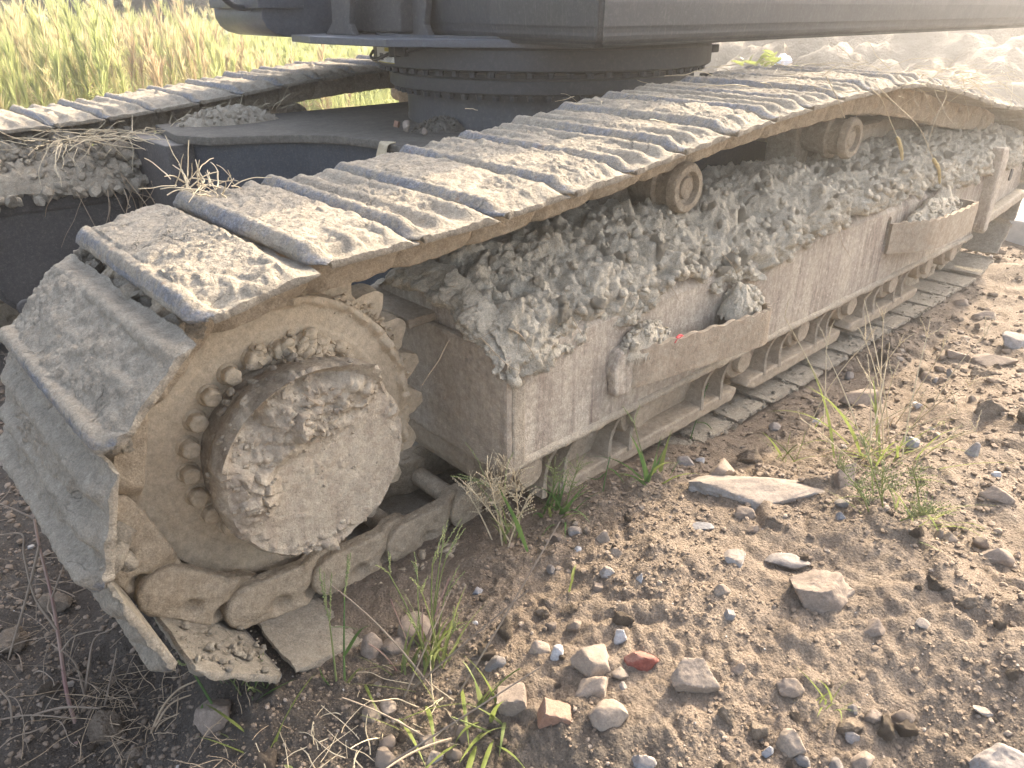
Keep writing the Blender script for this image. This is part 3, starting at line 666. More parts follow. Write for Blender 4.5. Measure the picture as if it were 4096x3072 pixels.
# rounded corner strip and the rolled lower lip of the box
def lip(y, z, r, x0, x1, name, mat, parent, seed, amp=.004):
    n = int((x1-x0)/.012); xs = np.linspace(x0, x1, n); th = np.linspace(0, 2*math.pi, 14, endpoint=False); Xg, Tg = np.meshgrid(xs, th, indexing='ij')
    V = np.stack([Xg, y+r*np.cos(Tg), z+r*np.sin(Tg)], -1).reshape(-1, 3); N = np.stack([0*Xg, np.cos(Tg), np.sin(Tg)], -1).reshape(-1, 3)
    V = V+N*(amp*fbm(V, 22, 4, seed)+amp*1.2*lumps(V, .03, seed+1)*(fbm(V, 6, 2, seed) > .05))[:, None]
    i, j = np.meshgrid(np.arange(n-1), np.arange(14), indexing='ij'); a = i*14+j; b = i*14+(j+1) % 14
    m_ = MB(); m_.add(V, np.stack([a, b, b+14, a+14], -1).reshape(-1, 4)); return m_.build(name, mat, parent)
lip(-.272, -.150, .014, .405, 3.28, 'lower_lip', M['bead'], TF, 3)
V, F = rough(box_bm((.436, -.281, -.015), (.040, .014, .262), .006), .012, .002, 40, 6); mb = MB(); mb.add(V, F); mb.build('corner_strip', M['bead'], TF)
# belly behind the guards
V, F = bm_arrays(box_bm((1.85, -.0, -.225), (2.7, .40, .08))); mb = MB(); mb.add(V, F); mb.build('frame_belly', M['guard'], TF)
# shelf bracket above the sprocket end
V, F = rough(box_bm((.39, .11, .145), (.09, .26, .022), .004), .02, .003, 30, 7); mb = MB(); mb.add(V, F); mb.build('shelf_plate', M['guard'], TF)
V, F = rough(box_bm((2.75, .06, .27), (1.1, .14, .22), .02), .08, .006, 12, 9); mb = MB(); mb.add(V, F); mb.build('frame_ridge', M['guard'], TF)
# bottom rollers
for k, x in enumerate((.50, .92, 1.43, 1.80, 2.16, 2.52, 2.88, 3.16)):
    V, F = revolve([(.001, -.262), (.036, -.262), (.040, -.256), (.040, -.240), (.060, -.238), (.066, -.228), (.066, -.13), (.085, -.12), (.085, .12), (.066, .13), (.066, .24), (.001, .24)], 40, (x, 0, -.205))
    V = V+normals(V, F)*(.003*fbm(V, 40, 3, k))[:, None]; mb = MB(); mb.add(V, F); mb.build('track_roller', M['guard'], EXC)
# roller guards: bottom rail with curved ribs
def guard(x0, x1, ribs, yb, seed):
    poly = [(x0+.02, -.312), (x0+.06, -.328), (x1-.02, -.322), (x1, -.305), (x1, -.285), (x0+.03, -.285), (x0, -.30)]
    V, F = rough(extrude_bm(poly, 1, yb-.012, yb+.05, .005), .02, .002, 30, seed, .002, .03); mb = MB(); mb.add(V, F)
    V, F = rough(box_bm(((x0+x1)/2+.02, yb+.055, -.235), (x1-x0-.1, .014, .12), .003), .04, .002, 20, seed+1); mb.add(V, F)
    g_ = mb.build('roller_guard', M['guard'], EXC)
    for k, x in enumerate(ribs):
        n = 9; zz = np.linspace(-.163, -.292, n); tt = np.linspace(0, 1, n); yo = yb-.016+.020*np.sin(tt*math.pi)
        V = []; 
        for z_, y_, t_ in zip(zz, yo, tt):
            hw = .0055+.004*abs(t_-.5)**4*16
            xx = x-.045*t_**1.4
            V += [(xx-hw, y_, z_), (xx, y_-.004, z_), (xx+hw, y_, z_), (xx+hw, yb+.055, z_), (xx-hw, yb+.055, z_)]
        V = np.array(V); i, j = np.meshgrid(np.arange(n-1), np.arange(5), indexing='ij'); a = i*5+j; b = i*5+(j+1) % 5
        m_ = MB(); m_.add(V, np.stack([a, b, b+5, a+5], -1).reshape(-1, 4)[:, ::-1]); m_.build('rib', M['guard'], g_)
def gx(u, v, y=-.258): return float(on_plane(1, y, u, v)[0])
guard(.575, 1.40, [gx(u, v) for u, v in ((1200, 985), (1243, 965), (1340, 905), (1385, 885), (1535, 835), (1575, 815))], -.252, 1)
guard(1.455, 2.10, [gx(u, v) for u, v in ((1670, 757), (1700, 745), (1778, 700), (1800, 690))], -.252, 2)
guard(2.16, 2.80, [gx(u, v) for u, v in ((1880, 643), (1902, 630), (1945, 610), (1962, 600))], -.252, 3)
# steps
def step(pts, z0, z1, th, name_seed, ends):
    """bent strap in plan, open on top"""
    P = smooth_curve([(x, y, 0) for x, y in pts], 8)[:, :2]; T = np.gradient(P, axis=0); T /= np.linalg.norm(T, axis=1, keepdims=True); N = np.stack([T[:, 1], -T[:, 0]], -1)
    n = len(P); out, inn = P+N*th/2, P-N*th/2; nz = 10; zs = np.linspace(0, 1, nz); V = []
    for i in range(n):
        tp = z1+ (.006*((i//2) % 2) if .15 < i/n < .8 else 0)
        V += [(out[i][0], out[i][1], z0+(tp-z0)*q) for q in zs]+[(inn[i][0], inn[i][1], z0+(tp-z0)*q) for q in zs[::-1]]
    V = np.array(V); m_ = 2*nz; i, j = np.meshgrid(np.arange(n-1), np.arange(m_), indexing='ij'); a = i*m_+j; b = i*m_+(j+1) % m_
    F = np.stack([a, b, b+m_, a+m_], -1).reshape(-1, 4)
    cap0 = np.array([list(range(m_))]); cap1 = np.array([list(range((n-1)*m_, n*m_))[::-1]])
    V = V+.002*np.stack([fbm(V, 20, 3, name_seed), fbm(V, 20, 3, name_seed+1), 0*V[:, 0]], -1)
    mb = MB(); mb.add(V, F, cap0, cap1); s_ = mb.build('step', M['step'], TF)
    return s_
s1 = step([(.80, -.292), (.83, -.312), (.95, -.334), (1.10, -.358), (1.22, -.378), (1.285, -.384), (1.325, -.368), (1.345, -.33), (1.35, -.27)], -.065, .035, .012, 1, 0)
V, F = rough(extrude_bm([(.745, -.075), (.80, -.085), (.845, -.07), (.85, .03), (.80, .05), (.75, .045), (.735, .0)], 1, -.305, -.27, .008), .015, .002, 30, 8); mb = MB(); mb.add(V, F); mb.build('step_foot', M['frame'], TF)
for z_ in (-.038, .008):
    V, F = revolve([(.001, -.3225), (.010, -.3225), (.011, -.321), (.011, -.31)], 14, (.856, 0, z_)); mb = MB(); mb.add(V, F); mb.build('hole_shade_disc', M['dark'], s1)  # solid discs, dark colour stands in for the shade inside holes
V, F = bm_arrays(extrude_bm([(.85, -.28), (.85, -.305), (.95, -.326), (1.10, -.350), (1.22, -.370), (1.285, -.376), (1.315, -.36), (1.335, -.33), (1.34, -.28)], 2, -.062, -.052)); mb = MB(); mb.add(V, F); mb.build('step_floor', M['step'], s1)
s2 = step([(2.30, -.285), (2.33, -.30), (2.40, -.345), (2.48, -.372), (2.60, -.380), (2.75, -.382), (2.86, -.380), (2.91, -.36), (2.925, -.27)], -.03, .082, .014, 5, 0)
V, F = bm_arrays(extrude_bm([(2.34, -.28), (2.42, -.34), (2.50, -.364), (2.75, -.372), (2.86, -.37), (2.90, -.355), (2.91, -.28)], 2, -.026, -.016)); mb = MB(); mb.add(V, F); mb.build('step_floor', M['step'], s2)
# stop plate and idler yoke at the far end
V, F = rough(extrude_bm([(3.25, .25), (3.31, .245), (3.345, .20), (3.325, -.12), (3.285, -.13), (3.27, -.10)], 1, -.325, -.268, .008), .03, .002, 20, 9); mb = MB(); mb.add(V, F); mb.build('stop_plate', M['frame'], TF)
V, F = rough(extrude_bm([(3.29, .13), (3.72, .145), (3.86, .09), (3.88, .02), (3.80, -.06), (3.30, -.155)], 1, -.268, -.15, .01), .04, .003, 15, 10); mb = MB(); mb.add(V, F); yk = mb.build('idler_yoke', M['frame'], TF)
pts = [(3.66+.016*math.cos(a_), .085+(.02 if math.sin(a_) > 0 else -.02)+.016*math.sin(a_)) for a_ in np.linspace(0, 2*math.pi, 18, endpoint=False)]
V, F = bm_arrays(extrude_bm(pts, 1, -.2725, -.262)); mb = MB(); mb.add(V, F); mb.build('slot_shade', M['dark'], yk)  # solid capsule on the yoke face, dark in place of the slot's inner shade
V, F = rough(extrude_bm([(3.32, -.10), (3.80, -.055), (3.83, -.03), (3.82, -.01), (3.32, -.06)], 1, -.315, -.265, .008), .03, .003, 20, 12); mb = MB(); mb.add(V, F); mb.build('yoke_lip', M['bead'], yk)
V, F = revolve([(.001, -.08), (.25, -.08), (.285, -.075), (.285, -.03), (.30, -.025), (.30, .025), (.285, .03), (.285, .08), (.001, .08)], 60, (BOT[-1][0]+.02, 0, 0)); mb = MB(); mb.add(V, F); mb.build('idler', M['roller'], EXC)
# carrier rollers
def carrier(x, z, dy, near, seed):
    y0 = -.155
    V, F = revolve([(.001, y0-.002), (.026, y0-.002), (.029, y0+.007), (.041, y0+.007), (.045, y0-.010), (.062, y0-.010), (.068, y0-.003), (.069, y0+.016), (.062, y0+.022), (.058, y0+.05), (.060, y0+.058), (.074, y0+.062), (.074, y0+.080), (.060, y0+.086), (.058, y0+.18), (.05, y0+.19), (.045, .24)], 48)
    V = V+normals(V, F)*(.002*fbm(V+seed, 45, 4, seed)+.0022*lumps(V+seed, .02, seed)*(V[:, 1] < y0+.01))[:, None]
    mb = MB(); mb.add(V+np.array([x, dy, z]), F); r_ = mb.build('carrier_roller', M['roller'], EXC)
    V, F = rough(box_bm((x-.03, dy+.06, (z+.22)/2-.01), (.10, .12, z-.14), .01), .03, .003, 20, seed); mb = MB(); mb.add(V, F); mb.build('roller_bracket', M['roller'], r_)
    return r_
carrier(1.175, .352, 0, True, 1); carrier(2.125, .385, 0, True, 2); carrier(1.26, .315, 2.3, False, 3); carrier(2.125, .35, 2.3, False, 4)

# ------------------------------------------------------------------ carbody, slewing ring, house
plate = [(.55, 1.98), (.50, 1.64), (.57, 1.50), (.70, 1.43), (.84, 1.34), (.93, 1.22), (.975, 1.05), (.97, .90), (.92, .74), (.84, .62), (.70, .50), (.50, .38), (.50, .28), (3.3, .28), (3.3, .40), (2.95, .75), (2.9, 1.15), (2.95, 1.55), (3.3, 1.9), (3.3, 1.98)]
V, F = rough(extrude_bm(plate, 2, .335, .365, .004), .16, .002, 15, 2); mb = MB(); mb.add(V, F); cb = mb.build('carbody', M['deckdust'], EXC)
wall = [(x+.03*(1 if x < 1 else -1), y_) for x, y_ in plate]; wall[0] = (.58, 1.98); wall[1] = (.53, 1.66); wall[2] = (.60, 1.52)
V, F = bm_arrays(extrude_bm(wall, 2, -.22, .3345, 0)); mb = MB(); mb.add(V, F); mb.build('carbody_wall', M['navy'], cb, smooth=False)
V, F = bm_arrays(box_bm((.50, 1.86, .035), (.10, .50, .60), .006)); mb = MB(); mb.add(V, F); mb.build('leg_edge_plate', M['motor'], cb)
RX, RY = 1.915, 1.15
def ringp(prof, name, mat, parent, n=160):
    V, F = revolve(prof, n, (RX, RY, 0), 2); mb = MB(); mb.add(V, F[:, ::-1]); return mb.build(name, mat, parent)
SR = ringp([(.575, .34), (.578, .38), (.575, .385), (.575, .49), (.60, .497)], 'slewing_ring', M['ring'], EXC)
ringp([(.60, .505), (.641, .505), (.645, .509), (.645, .552), (.641, .556), (.630, .558), (.628, .572), (.60, .573)], 'ring_flange', M['ring'], SR)
ringp([(.62, .585), (.700, .585), (.706, .590), (.706, .655), (.700, .660), (.69, .70)], 'ring_upper', M['ring'], SR)
ringp([(.59, .49), (.612, .49), (.612, .5055)], 'ring_seat', M['ring'], SR); ringp([(.615, .57), (.615, .59)], 'ring_gap', M['dark'], SR)
bolt_hi = None
for k in range(60):
    t = 2*math.pi*k/60
    for (r_, z_, h_) in ((.672, .572, .016), (.615, .490, .016)):
        if bolt_hi is None:
            V, F = revolve([(.001, -.010), (.013, -.010), (.014, -.006), (.014, .004), (.018, .005), (.018, .011)], 6, axis=2); mb = MB(); mb.add(V, F[:, ::-1]); bolt_hi = mb.build('ring_bolt', M['ring'], link=False, smooth=False)
        o = bpy.data.objects.new('ring_bolt', bolt_hi); COL.objects.link(o); o.parent = SR; o.location = (RX+r_*math.cos(t), RY+r_*math.sin(t), z_+.002); o.rotation_euler = (0, 0, t*3)
# pinned tabs on the right side of the ring, as seen against the mound
for k, (t, z_) in enumerate(((-.98, .64), (-.95, .53))):
    V, F = bm_arrays(box_bm((RX+.70*math.cos(t), RY+.70*math.sin(t), z_), (.06, .05, .03), .004, rot=Matrix.Rotation(t, 3, 'Z'))) if False else bm_arrays(box_bm((RX+.70*math.cos(t), RY+.70*math.sin(t), z_), (.05, .05, .03), .004)); mb = MB(); mb.add(V, F); mb.build('ring_tab', M['ring'], SR)
# house: chamfered counterweight block; bottom edge folds in
def house_ring(z, ins):
    pts = []
    for x, y_ in [(1.256+ins, .247+ins), (6.0, .247+ins), (6.0, 2.3), (1.9, 2.3), (1.70+ins, 2.0), (1.52+ins, 1.55), (1.40+ins, 1.15), (1.32+ins, .80)]: pts.append((x, y_, z))
    return pts
levels = [(.680, .030), (.687, .018), (.724, .0), (.80, -.008), (1.7, -.02)]; VV = [p for z, ins in levels for p in house_ring(z, ins)]; n = 8
bm = bmesh.new(); vs_ = [bm.verts.new(p) for p in VV]
for l_ in range(len(levels)-1):
    for i in range(n): bm.faces.new((vs_[l_*n+i], vs_[l_*n+(i+1) % n], vs_[(l_+1)*n+(i+1) % n], vs_[(l_+1)*n+i]))
bm.faces.new(vs_[:n][::-1]); bm.faces.new(vs_[-n:]); bmesh.ops.recalc_face_normals(bm, faces=bm.faces[:])
es = [e for e in bm.edges if e.calc_face_angle(0) > .3]; bmesh.ops.bevel(bm, geom=es, offset=.014, segments=3, affect='EDGES')
V, F = bm_arrays(bm); mb = MB(); mb.add(V, F); HS = mb.build('counterweight', M['house'], EXC, smooth=False)
# swing frame behind it: base plate, curved bracket legs, tank
V, F = bm_arrays(extrude_bm([(1.06, 1.05), (1.02, 1.5), (1.06, 1.72), (1.5, 1.9), (2.6, 1.9), (2.6, .5), (1.5, .5)], 2, .664, .690, .003)); mb = MB(); mb.add(V, F); SF = mb.build('swing_frame', M['tank'], EXC, smooth=False)
for k, (x, y_) in enumerate(((1.19, 1.56), (1.36, 1.30))):
    out = [(-.10, .690), (.12, .690), (.10, .70), (.055, .735), (.05, .80), (.09, .90), (.10, 1.1), (-.10, 1.1), (-.09, .80), (-.07, .73)]
    V, F = bm_arrays(extrude_bm([(y_+a_, z_) for a_, z_ in out], 0, x, x+.03, .004)); mb = MB(); mb.add(V, F); mb.build('bracket_leg', M['dark'], SF)
V, F = bm_arrays(box_bm((1.45, 1.55, .90), (.3, .5, .4), .01)); mb = MB(); mb.add(V, F); mb.build('frame_block', M['dark'], SF)
tp = [(1.02, .86), (.985, .78), (.985, .745), (1.0, .715), (1.03, .693), (1.08, .680), (1.16, .674), (1.9, .674), (1.9, .86)]
V, F = bm_arrays(extrude_bm(tp, 1, 1.80, 2.25, .006, 2)); mb = MB(); mb.add(V, F); TK = mb.build('tank', M['tank'], EXC)
V, F = bm_arrays(box_bm((1.06, 2.0, .815), (.20, .46, .060), .003)); mb = MB(); mb.add(V, F); mb.build('tank_strap', M['tank'], TK)
hp = smooth_curve([(1.0, 1.9, .79), (.95, 1.9, .787), (.90, 1.88, .80), (.86, 1.86, .83), (.84, 1.85, .9)], 8); V, F = tube(hp, .012, 10); mb = MB(); mb.add(V, F); mb.build('hose', M['rubber'], TK)
# cable with connector along the ring, and the warning label
def ring_at(u, v, r):
    D = ray(u, v); c = np.array([RX, RY]); a_ = D[:2]@D[:2]; o_ = CAM[:2]-c; b_ = 2*(o_@D[:2]); cc = o_@o_-r*r; disc = b_*b_-4*a_*cc
    t = (-b_-math.sqrt(max(disc, 0)))/(2*a_); return CAM+t*D
cpts = [ring_at(u, v, .716) for u, v in ((806, 110), (801, 120), (806, 128), (818, 126), (832, 120), (845, 114))]
V, F = tube(smooth_curve(cpts, 6), .006, 8); mb = MB(); mb.add(V, F)
cpts = [ring_at(u, v, .716) for u, v in ((876, 112), (900, 107), (935, 100), (975, 98), (1020, 98))]
V, F = tube(smooth_curve(cpts, 6), .006, 8); mb.add(V, F); cbl = mb.build('cable', M['rubber'], SR)
A_, B_ = ring_at(846, 112, .718), ring_at(878, 111, .718); dx = B_-A_; L = np.linalg.norm(dx); rot = Matrix.Rotation(math.atan2(dx[1], dx[0]), 3, 'Z')
V, F = bm_arrays(box_bm(tuple((A_+B_)/2), (L, .022, .030), .004, rot=rot)); mb = MB(); mb.add(V, F); cn = mb.build('connector', M['rubber'], cbl)
for f_ in (.05, .42):
    V, F = bm_arrays(box_bm(tuple(A_+dx*f_), (.014, .027, .036), .003, rot=rot)); mb = MB(); mb.add(V, F); mb.build('clip', M['dark'], cn)
def ring_patch(u0, u1, z0, z1, r, name, mat, parent):
    q0, q1 = ring_at(u0, 118, r), ring_at(u1, 118, r); t0, t1 = math.atan2(q0[1]-RY, q0[0]-RX), math.atan2(q1[1]-RY, q1[0]-RX)
    if t0 < 0: t0 += 2*math.pi
    if t1 < 0: t1 += 2*math.pi
    th = np.linspace(t0, t1, 8); V = np.array([(RX+r*math.cos(t), RY+r*math.sin(t), z) for z in (z0, z1) for t in th]); mb = MB(); mb.add(V, grid_faces(2, 8)); return mb.build(name, mat, parent)
lab = ring_patch(815, 851, .597, .652, .7075, 'warning_label', M['paper'], SR)
ring_patch(831, 850, .638, .6515, .7085, 'yellow_header', M['yellow'], lab); ring_patch(818, 851, .5970, .6000, .7085, 'yellow_border', M['yellow'], lab)
tx = []
for k in range(9):
    z_ = .634-k*.0042; ring_patch(833+(k % 3), 847-(k*5 % 4), z_-.0008, z_+.0004, .709, 'print_line', M['ink'], lab)
ring_patch(820, 828, .606, .630, .7085, 'pictogram', M['ink'], lab); ring_patch(845, 847, .637, .648, .7095, 'pictogram', M['ink'], lab)

# far travel-motor guard on the inner side of the far track
mg = [(.40, .10), (.40, -.30), (.10, -.38), (-.02, -.335), (-.13, -.20), (-.17, -.02), (-.13, .10), (-.04, .165), (.10, .18), (.34, .15)]
V, F = rough(extrude_bm(mg, 1, 1.93, 2.1, .012), .04, .003, 12, 5); mb = MB(); mb.add(V, F); MG = mb.build('motor_guard', M['motor'], EXC)
rimp = [(x*1.06-.005, z*1.06) for x, z in mg]
V, F = rough(extrude_bm(rimp, 1, 1.955, 2.05, .008), .05, .003, 14, 6); mb = MB(); mb.add(V, F); mb.build('guard_rim', M['motor'], MG)
V, F = rough(box_bm((.14, 2.09, .135), (.84, .34, .07), .012), .05, .004, 10, 3); mb = MB(); mb.add(V, F); mb.build('guard_top', M['motor'], MG)
for (x, z) in ((-.075, -.245), (-.13, .01), (.33, .10), (.21, .135)):
    V, F = revolve([(.001, 1.908), (.013, 1.908), (.015, 1.912), (.015, 1.918), (.030, 1.92), (.034, 1.925), (.034, 1.935)], 20, (x, 0, z)); mb = MB(); mb.add(V, F); mb.build('guard_bolt', M['motor'], MG)

# ------------------------------------------------------------------ caked mud on the frames
def mud_blanket():
    nx, ns = 640, 92; xs = np.linspace(.40, 3.72, nx); ss = np.linspace(0, 1, ns); Xg, Sg = np.meshgrid(xs, ss, indexing='ij'); x, s = Xg.ravel(), Sg.ravel()
    q = np.stack([x, 0*x, 0*x], -1)
    lowz = np.interp(x, [.40, .45, .60, .80, .90, 1.03, 1.2, 1.4, 1.5, 1.8, 2.15, 2.6, 3.0, 3.4, 3.8], [.10, .085, .10, .105, .14, .16, .12, .09, .12, .16, .185, .155, .14, .15, .15])-.012+.034*fbm(q, 7, 4, 1)+.020*fbm(q, 26, 3, 2)
    topz = np.interp(x, [.40, .5, .8, 1.2, 1.5, 1.8, 2.1, 2.4, 2.8, 3.3, 3.8], [.24, .285, .30, .275, .29, .33, .295, .30, .31, .30, .28])+.015*fbm(q, 6, 3, 3)
    # path: start on the face, roll over the shoulder, climb to the ridge, fall on the inner side
    y = np.interp(s, [0, .06, .18, .32, .62, .85, 1], [-.270, -.284, -.290, -.272, -.10, .06, .22]); zr = np.interp(s, [0, .06, .18, .32, .62, .85, 1], [0, .0, .22, .50, 1., .92, .5]); z = lowz+(topz-lowz)*zr
    P = np.stack([x, y, z], -1); NS = np.stack([0*x, np.interp(s, [0, .1, .3, .6, 1], [-1, -1, -.75, -.35, .3]), np.interp(s, [0, .1, .3, .6, 1], [0, .1, .65, .93, .95])], -1)
    amp = sstep(0, .06, s)*np.minimum(1, .35+sstep(.40, .5, x))
    gate = sstep(-.3, .3, fbm(P, 6, 3, 14))
    PW = P+np.stack([.02*fbm(P, 22, 3, 70+k) for k in range(3)], -1); d = amp*(.040*fbm(P, 6, 4, 5)+.030*lumps(PW, .095, 6)+.026*chunk(P, .09, 71)+.020*lumps(PW, .045, 7)*(.4+.6*gate)+.010*chunk(P, .03, 72)+.013*lumps(PW, .021, 8)+.007*lumps(PW, .011, 73)+.010*fbm(P, 34, 5, 9)-.022)
    V = P+NS*d[:, None]+np.stack([.007*fbm(P+9, 24, 3, 12), 0*x, .006*fbm(P+5, 24, 3, 13)], -1)*amp[:, None]
    mb = MB(); mb.add(V, grid_faces(nx, ns))
    # end of the heap over the frame's end plate
    nt = 60; yy, tt = np.meshgrid(np.linspace(-.285, .12, nt*2), np.linspace(0, 1, nt), indexing='ij'); yy, tt = yy.ravel(), tt.ravel()
    zt = np.interp(yy, [-.285, -.2, -.08, .05, .12], [.13, .22, .27, .27, .24]); zb = np.interp(yy, [-.285, -.24, -.1, .0, .12], [.06, .09, .16, .19, .18])+.02*fbm(np.stack([yy, 0*yy, 0*yy], -1), 18, 3, 20)
    P = np.stack([.445-.045*np.sin(np.clip(tt*1.15, 0, 1)*math.pi)**.7, yy, zt+(zb-zt)*tt], -1)
    d = (.024*fbm(P, 10, 4, 15)+.030*lumps(P, .06, 16)+.016*lumps(P, .03, 19)+.014*chunk(P, .03, 17)+.008*lumps(P, .013, 20)+.008*fbm(P, 40, 4, 18))*np.sin(np.clip(tt, .02, 1)*math.pi)**.4
    P[:, 0] -= d; mb.add(P, grid_faces(nt*2, nt)[:, ::-1])
    return mb, V.reshape(nx, ns, 3)
mb, MV = mud_blanket(); rg = np.random.default_rng(8)
shapes2 = [clodshape(500+k, 2, .45) for k in range(10)]; shapes1 = [clodshape(540+k, 1, .45) for k in range(10)]; shapes3 = [clodshape(520+k, 3, .5) for k in range(10)]
def rotm(rg):
    q = rg.normal(size=4); q /= np.linalg.norm(q); a, b, c, d = q
    return np.array([[a*a+b*b-c*c-d*d, 2*(b*c-a*d), 2*(b*d+a*c)], [2*(b*c+a*d), a*a-b*b+c*c-d*d, 2*(c*d-a*b)], [2*(b*d-a*c), 2*(c*d+a*b), a*a-b*b-c*c+d*d]])
for k in range(650):
    i = int(rg.integers(0, MV.shape[0])); j = int(rg.beta(1.6, 2.0)*MV.shape[1]*.8+3); p = MV[i, min(j, 91)]; s_ = .006+.014*rg.random()**1.5
    V, F = shapes2[k % 10]; mb.add((V*s_)@rotm(rg).T+p, F)
mbo = mb.build('caked_mud', M['mud']); tag(mbo, 'crumbly grey clay heaped along the near track frame', 'mud', kind='stuff')
cm = MB(); rg2 = np.random.default_rng(77)
for k in range(900):
    x = rg2.uniform(-.12, 3.3); y_ = -.20-.115*rg2.random()**.8; V, F = shapes1[k % 10]; s_ = .003+.010*rg2.random()**3
    cm.add((V*s_*np.array([1, 1, .7]))@rotm(rg2).T+np.array([x, y_, -.384+.25*s_]), F)
for k in range(170):
    j_ = 4+(k % 2); tc = 1.4986+(j_+.5)*.5543; e_ = rg2.uniform(-.08, .11); ap_ = .347*math.cos(.277)+.040
    if j_ == 5: px, pz = -.161+.095+e_, -.374+.004*rg2.random()
    else: px, pz = -.0126+ap_*math.cos(tc)-e_*math.sin(tc), .0199+ap_*math.sin(tc)+e_*math.cos(tc)
    V, F = shapes2[k % 10]; cm.add(((V*(.002+.009*rg2.random()**3))@rotm(rg2).T)*np.array([1, 1, .7])+np.array([px, -.14-.165*rg2.random()**.7, pz]), F)
tag(cm.build('loose_soil', M['farmud']), 'crumbs of mud scattered on the bottom track shoes', 'soil', kind='stuff')
for (t_, r0, n_, lb) in ((2.05, .385, 150, 'clay wedged in the gap between the two topmost shoes on the sprocket'), (2.60, .385, 110, 'clay wedged in the gap between the middle shoes on the sprocket'), (3.16, .38, 80, 'clay wedged in the gap above the lowest shoes on the sprocket')):
    cm = MB()
    for k in range(n_):
        V, F = shapes3[k % 10] if k % 3 == 0 else shapes2[k % 10]; s_ = rg2.uniform(.008, .032); tt = t_+rg2.normal(0, .05); rr_ = r0+rg2.normal(0, .012)
        cm.add((V*s_)@rotm(rg2).T+np.array([rr_*math.cos(tt), rg2.uniform(-.20, .30), rr_*math.sin(tt)]), F)
    tag(cm.build('caked_mud', M['shoe']), lb, 'mud', kind='stuff')
# bigger clods on the heap: one can pick them out
clod_me = []
for k in range(10):
    m_ = MB(); m_.add(*clodshape(700+k, 4, .75)); clod_me.append(m_.build('mud_clod', M['mud'], link=False))
def drop(name, mesh, loc, sc, rg, label, cat, group=None, rot=None):
    o = bpy.data.objects.new(name, mesh); COL.objects.link(o); o.location = loc; o.scale = (sc,)*3 if not hasattr(sc, '__len__') else sc
    o.rotation_euler = rot if rot is not None else (rg.uniform(0, 6.28), rg.uniform(0, 6.28), rg.uniform(0, 6.28)); return tag(o, label, cat, group)
for k in range(110):
    x = rg.uniform(.46, 3.6); j = int(rg.uniform(.22, .66)*92); i = int((x-.40)/3.32*639); p = MV[i, j]
    drop('mud_clod', clod_me[k % 10], tuple(p), rg.uniform(.010, .022), rg, 'rough grey clay clod lying on the mud heap along the near track frame', 'clod', 'clay clods on the track frame')
# far-side mud around the motor guard and the near leg of the carbody, step fillings, deck crumbs
def heap(cx, cy, cz, rx, ry, h, n, seed, mat, name, label, big=.03):
    rg = np.random.default_rng(seed); m_ = MB(); nx = 90; xx, yy = np.meshgrid(np.linspace(-1, 1, nx), np.linspace(-1, 1, nx), indexing='ij'); x, y = xx.ravel(), yy.ravel()
    r2 = x*x+y*y; r2 = r2*(1+.35*fbm(np.stack([x, y, 0*x], -1), 2.5, 3, seed+2)); P = np.stack([cx+x*rx, cy+y*ry, 0*x], -1); f_ = np.clip(1-r2, 0, 1)**.85
    z = cz-.012+f_*(h+.5*h*fbm(P, 9, 4, seed)+.9*big*chunk(P, .07, seed, two=True)+.5*big*chunk(P, .03, seed+4, two=True)+.008*fbm(P, 40, 3, seed)); z = z-.06*sstep(1.0, 1.12, r2)
    Fh = grid_faces(nx, nx)[:, ::-1]; Fh = Fh[(r2[Fh] < 1.06).all(1)]; m_.add(np.stack([P[:, 0], P[:, 1], z], -1), Fh)
    for k in range(n):
        a_ = rg.uniform(0, 6.28); r_ = math.sqrt(rg.random())*.95; px, py = cx+rx*r_*math.cos(a_), cy+ry*r_*math.sin(a_); V, F = shapes2[k % 10]
        m_.add((V*rg.uniform(.005, big*.45))@rotm(rg).T+np.array([px, py, cz+h*(1-r_*r_)**.85]), F)
    return tag(m_.build(name, mat), label, 'mud', kind='stuff')
heap(.10, 2.08, .165, .56, .19, .17, 260, 31, M['farmud'], 'caked_mud', 'grey clay piled on top of the far travel motor guard', .04)
heap(.80, 1.86, .362, .22, .12, .06, 120, 32, M['farmud'], 'caked_mud', 'lumpy clay and straw packed against the far track chain', .03)
cm = MB(); rgf = np.random.default_rng(91)
for k in range(420):
    V, F = shapes2[k % 10]; zz = .15+.20*rgf.random(); cm.add((V*rgf.uniform(.008, .034))@rotm(rgf).T+np.array([rgf.uniform(-.42, .50), 1.885+.16*(zz-.15)/.2+rgf.normal(0, .012), zz]), F)
tag(cm.build('caked_mud', M['farmud']), 'crumbling lumps of clay along the edge of the far travel motor guard', 'mud', kind='stuff')
heap(1.33, 1.08, .36, .16, .10, .05, 150, 33, M['deckdust'], 'loose_soil', 'loose soil and crumbs at the foot of the slewing ring', .02)
heap(1.44, .78, .36, .30, .10, .02, 140, 34, M['deckdust'], 'loose_soil', 'thin crumbs of soil along the ring on the carbody plate', .016)
heap(1.26, -.32, .035, .08, .05, .06, 60, 35, M['mud'], 'caked_mud', 'clump of pale clay standing on the near step', .03)
heap(1.02, -.297, -.03, .17, .018, .03, 50, 36, M['mud'], 'caked_mud', 'clay packed into the rusty near step', .02)
heap(2.62, -.318, .06, .26, .043, .075, 120, 37, M['mud'], 'caked_mud', 'clay filling the far step and heaped above it', .035)
heap(.22, -.215, -.395, .19, .095, .045, 24, 41, M['link'], 'caked_mud', 'lumpy wet clay sitting on the bottom shoes beneath the drive sprocket', .03)
heap(.86, -.292, .03, .10, .03, .06, 60, 38, M['mud'], 'caked_mud', 'clay wedged above the mounting foot of the near step', .025)

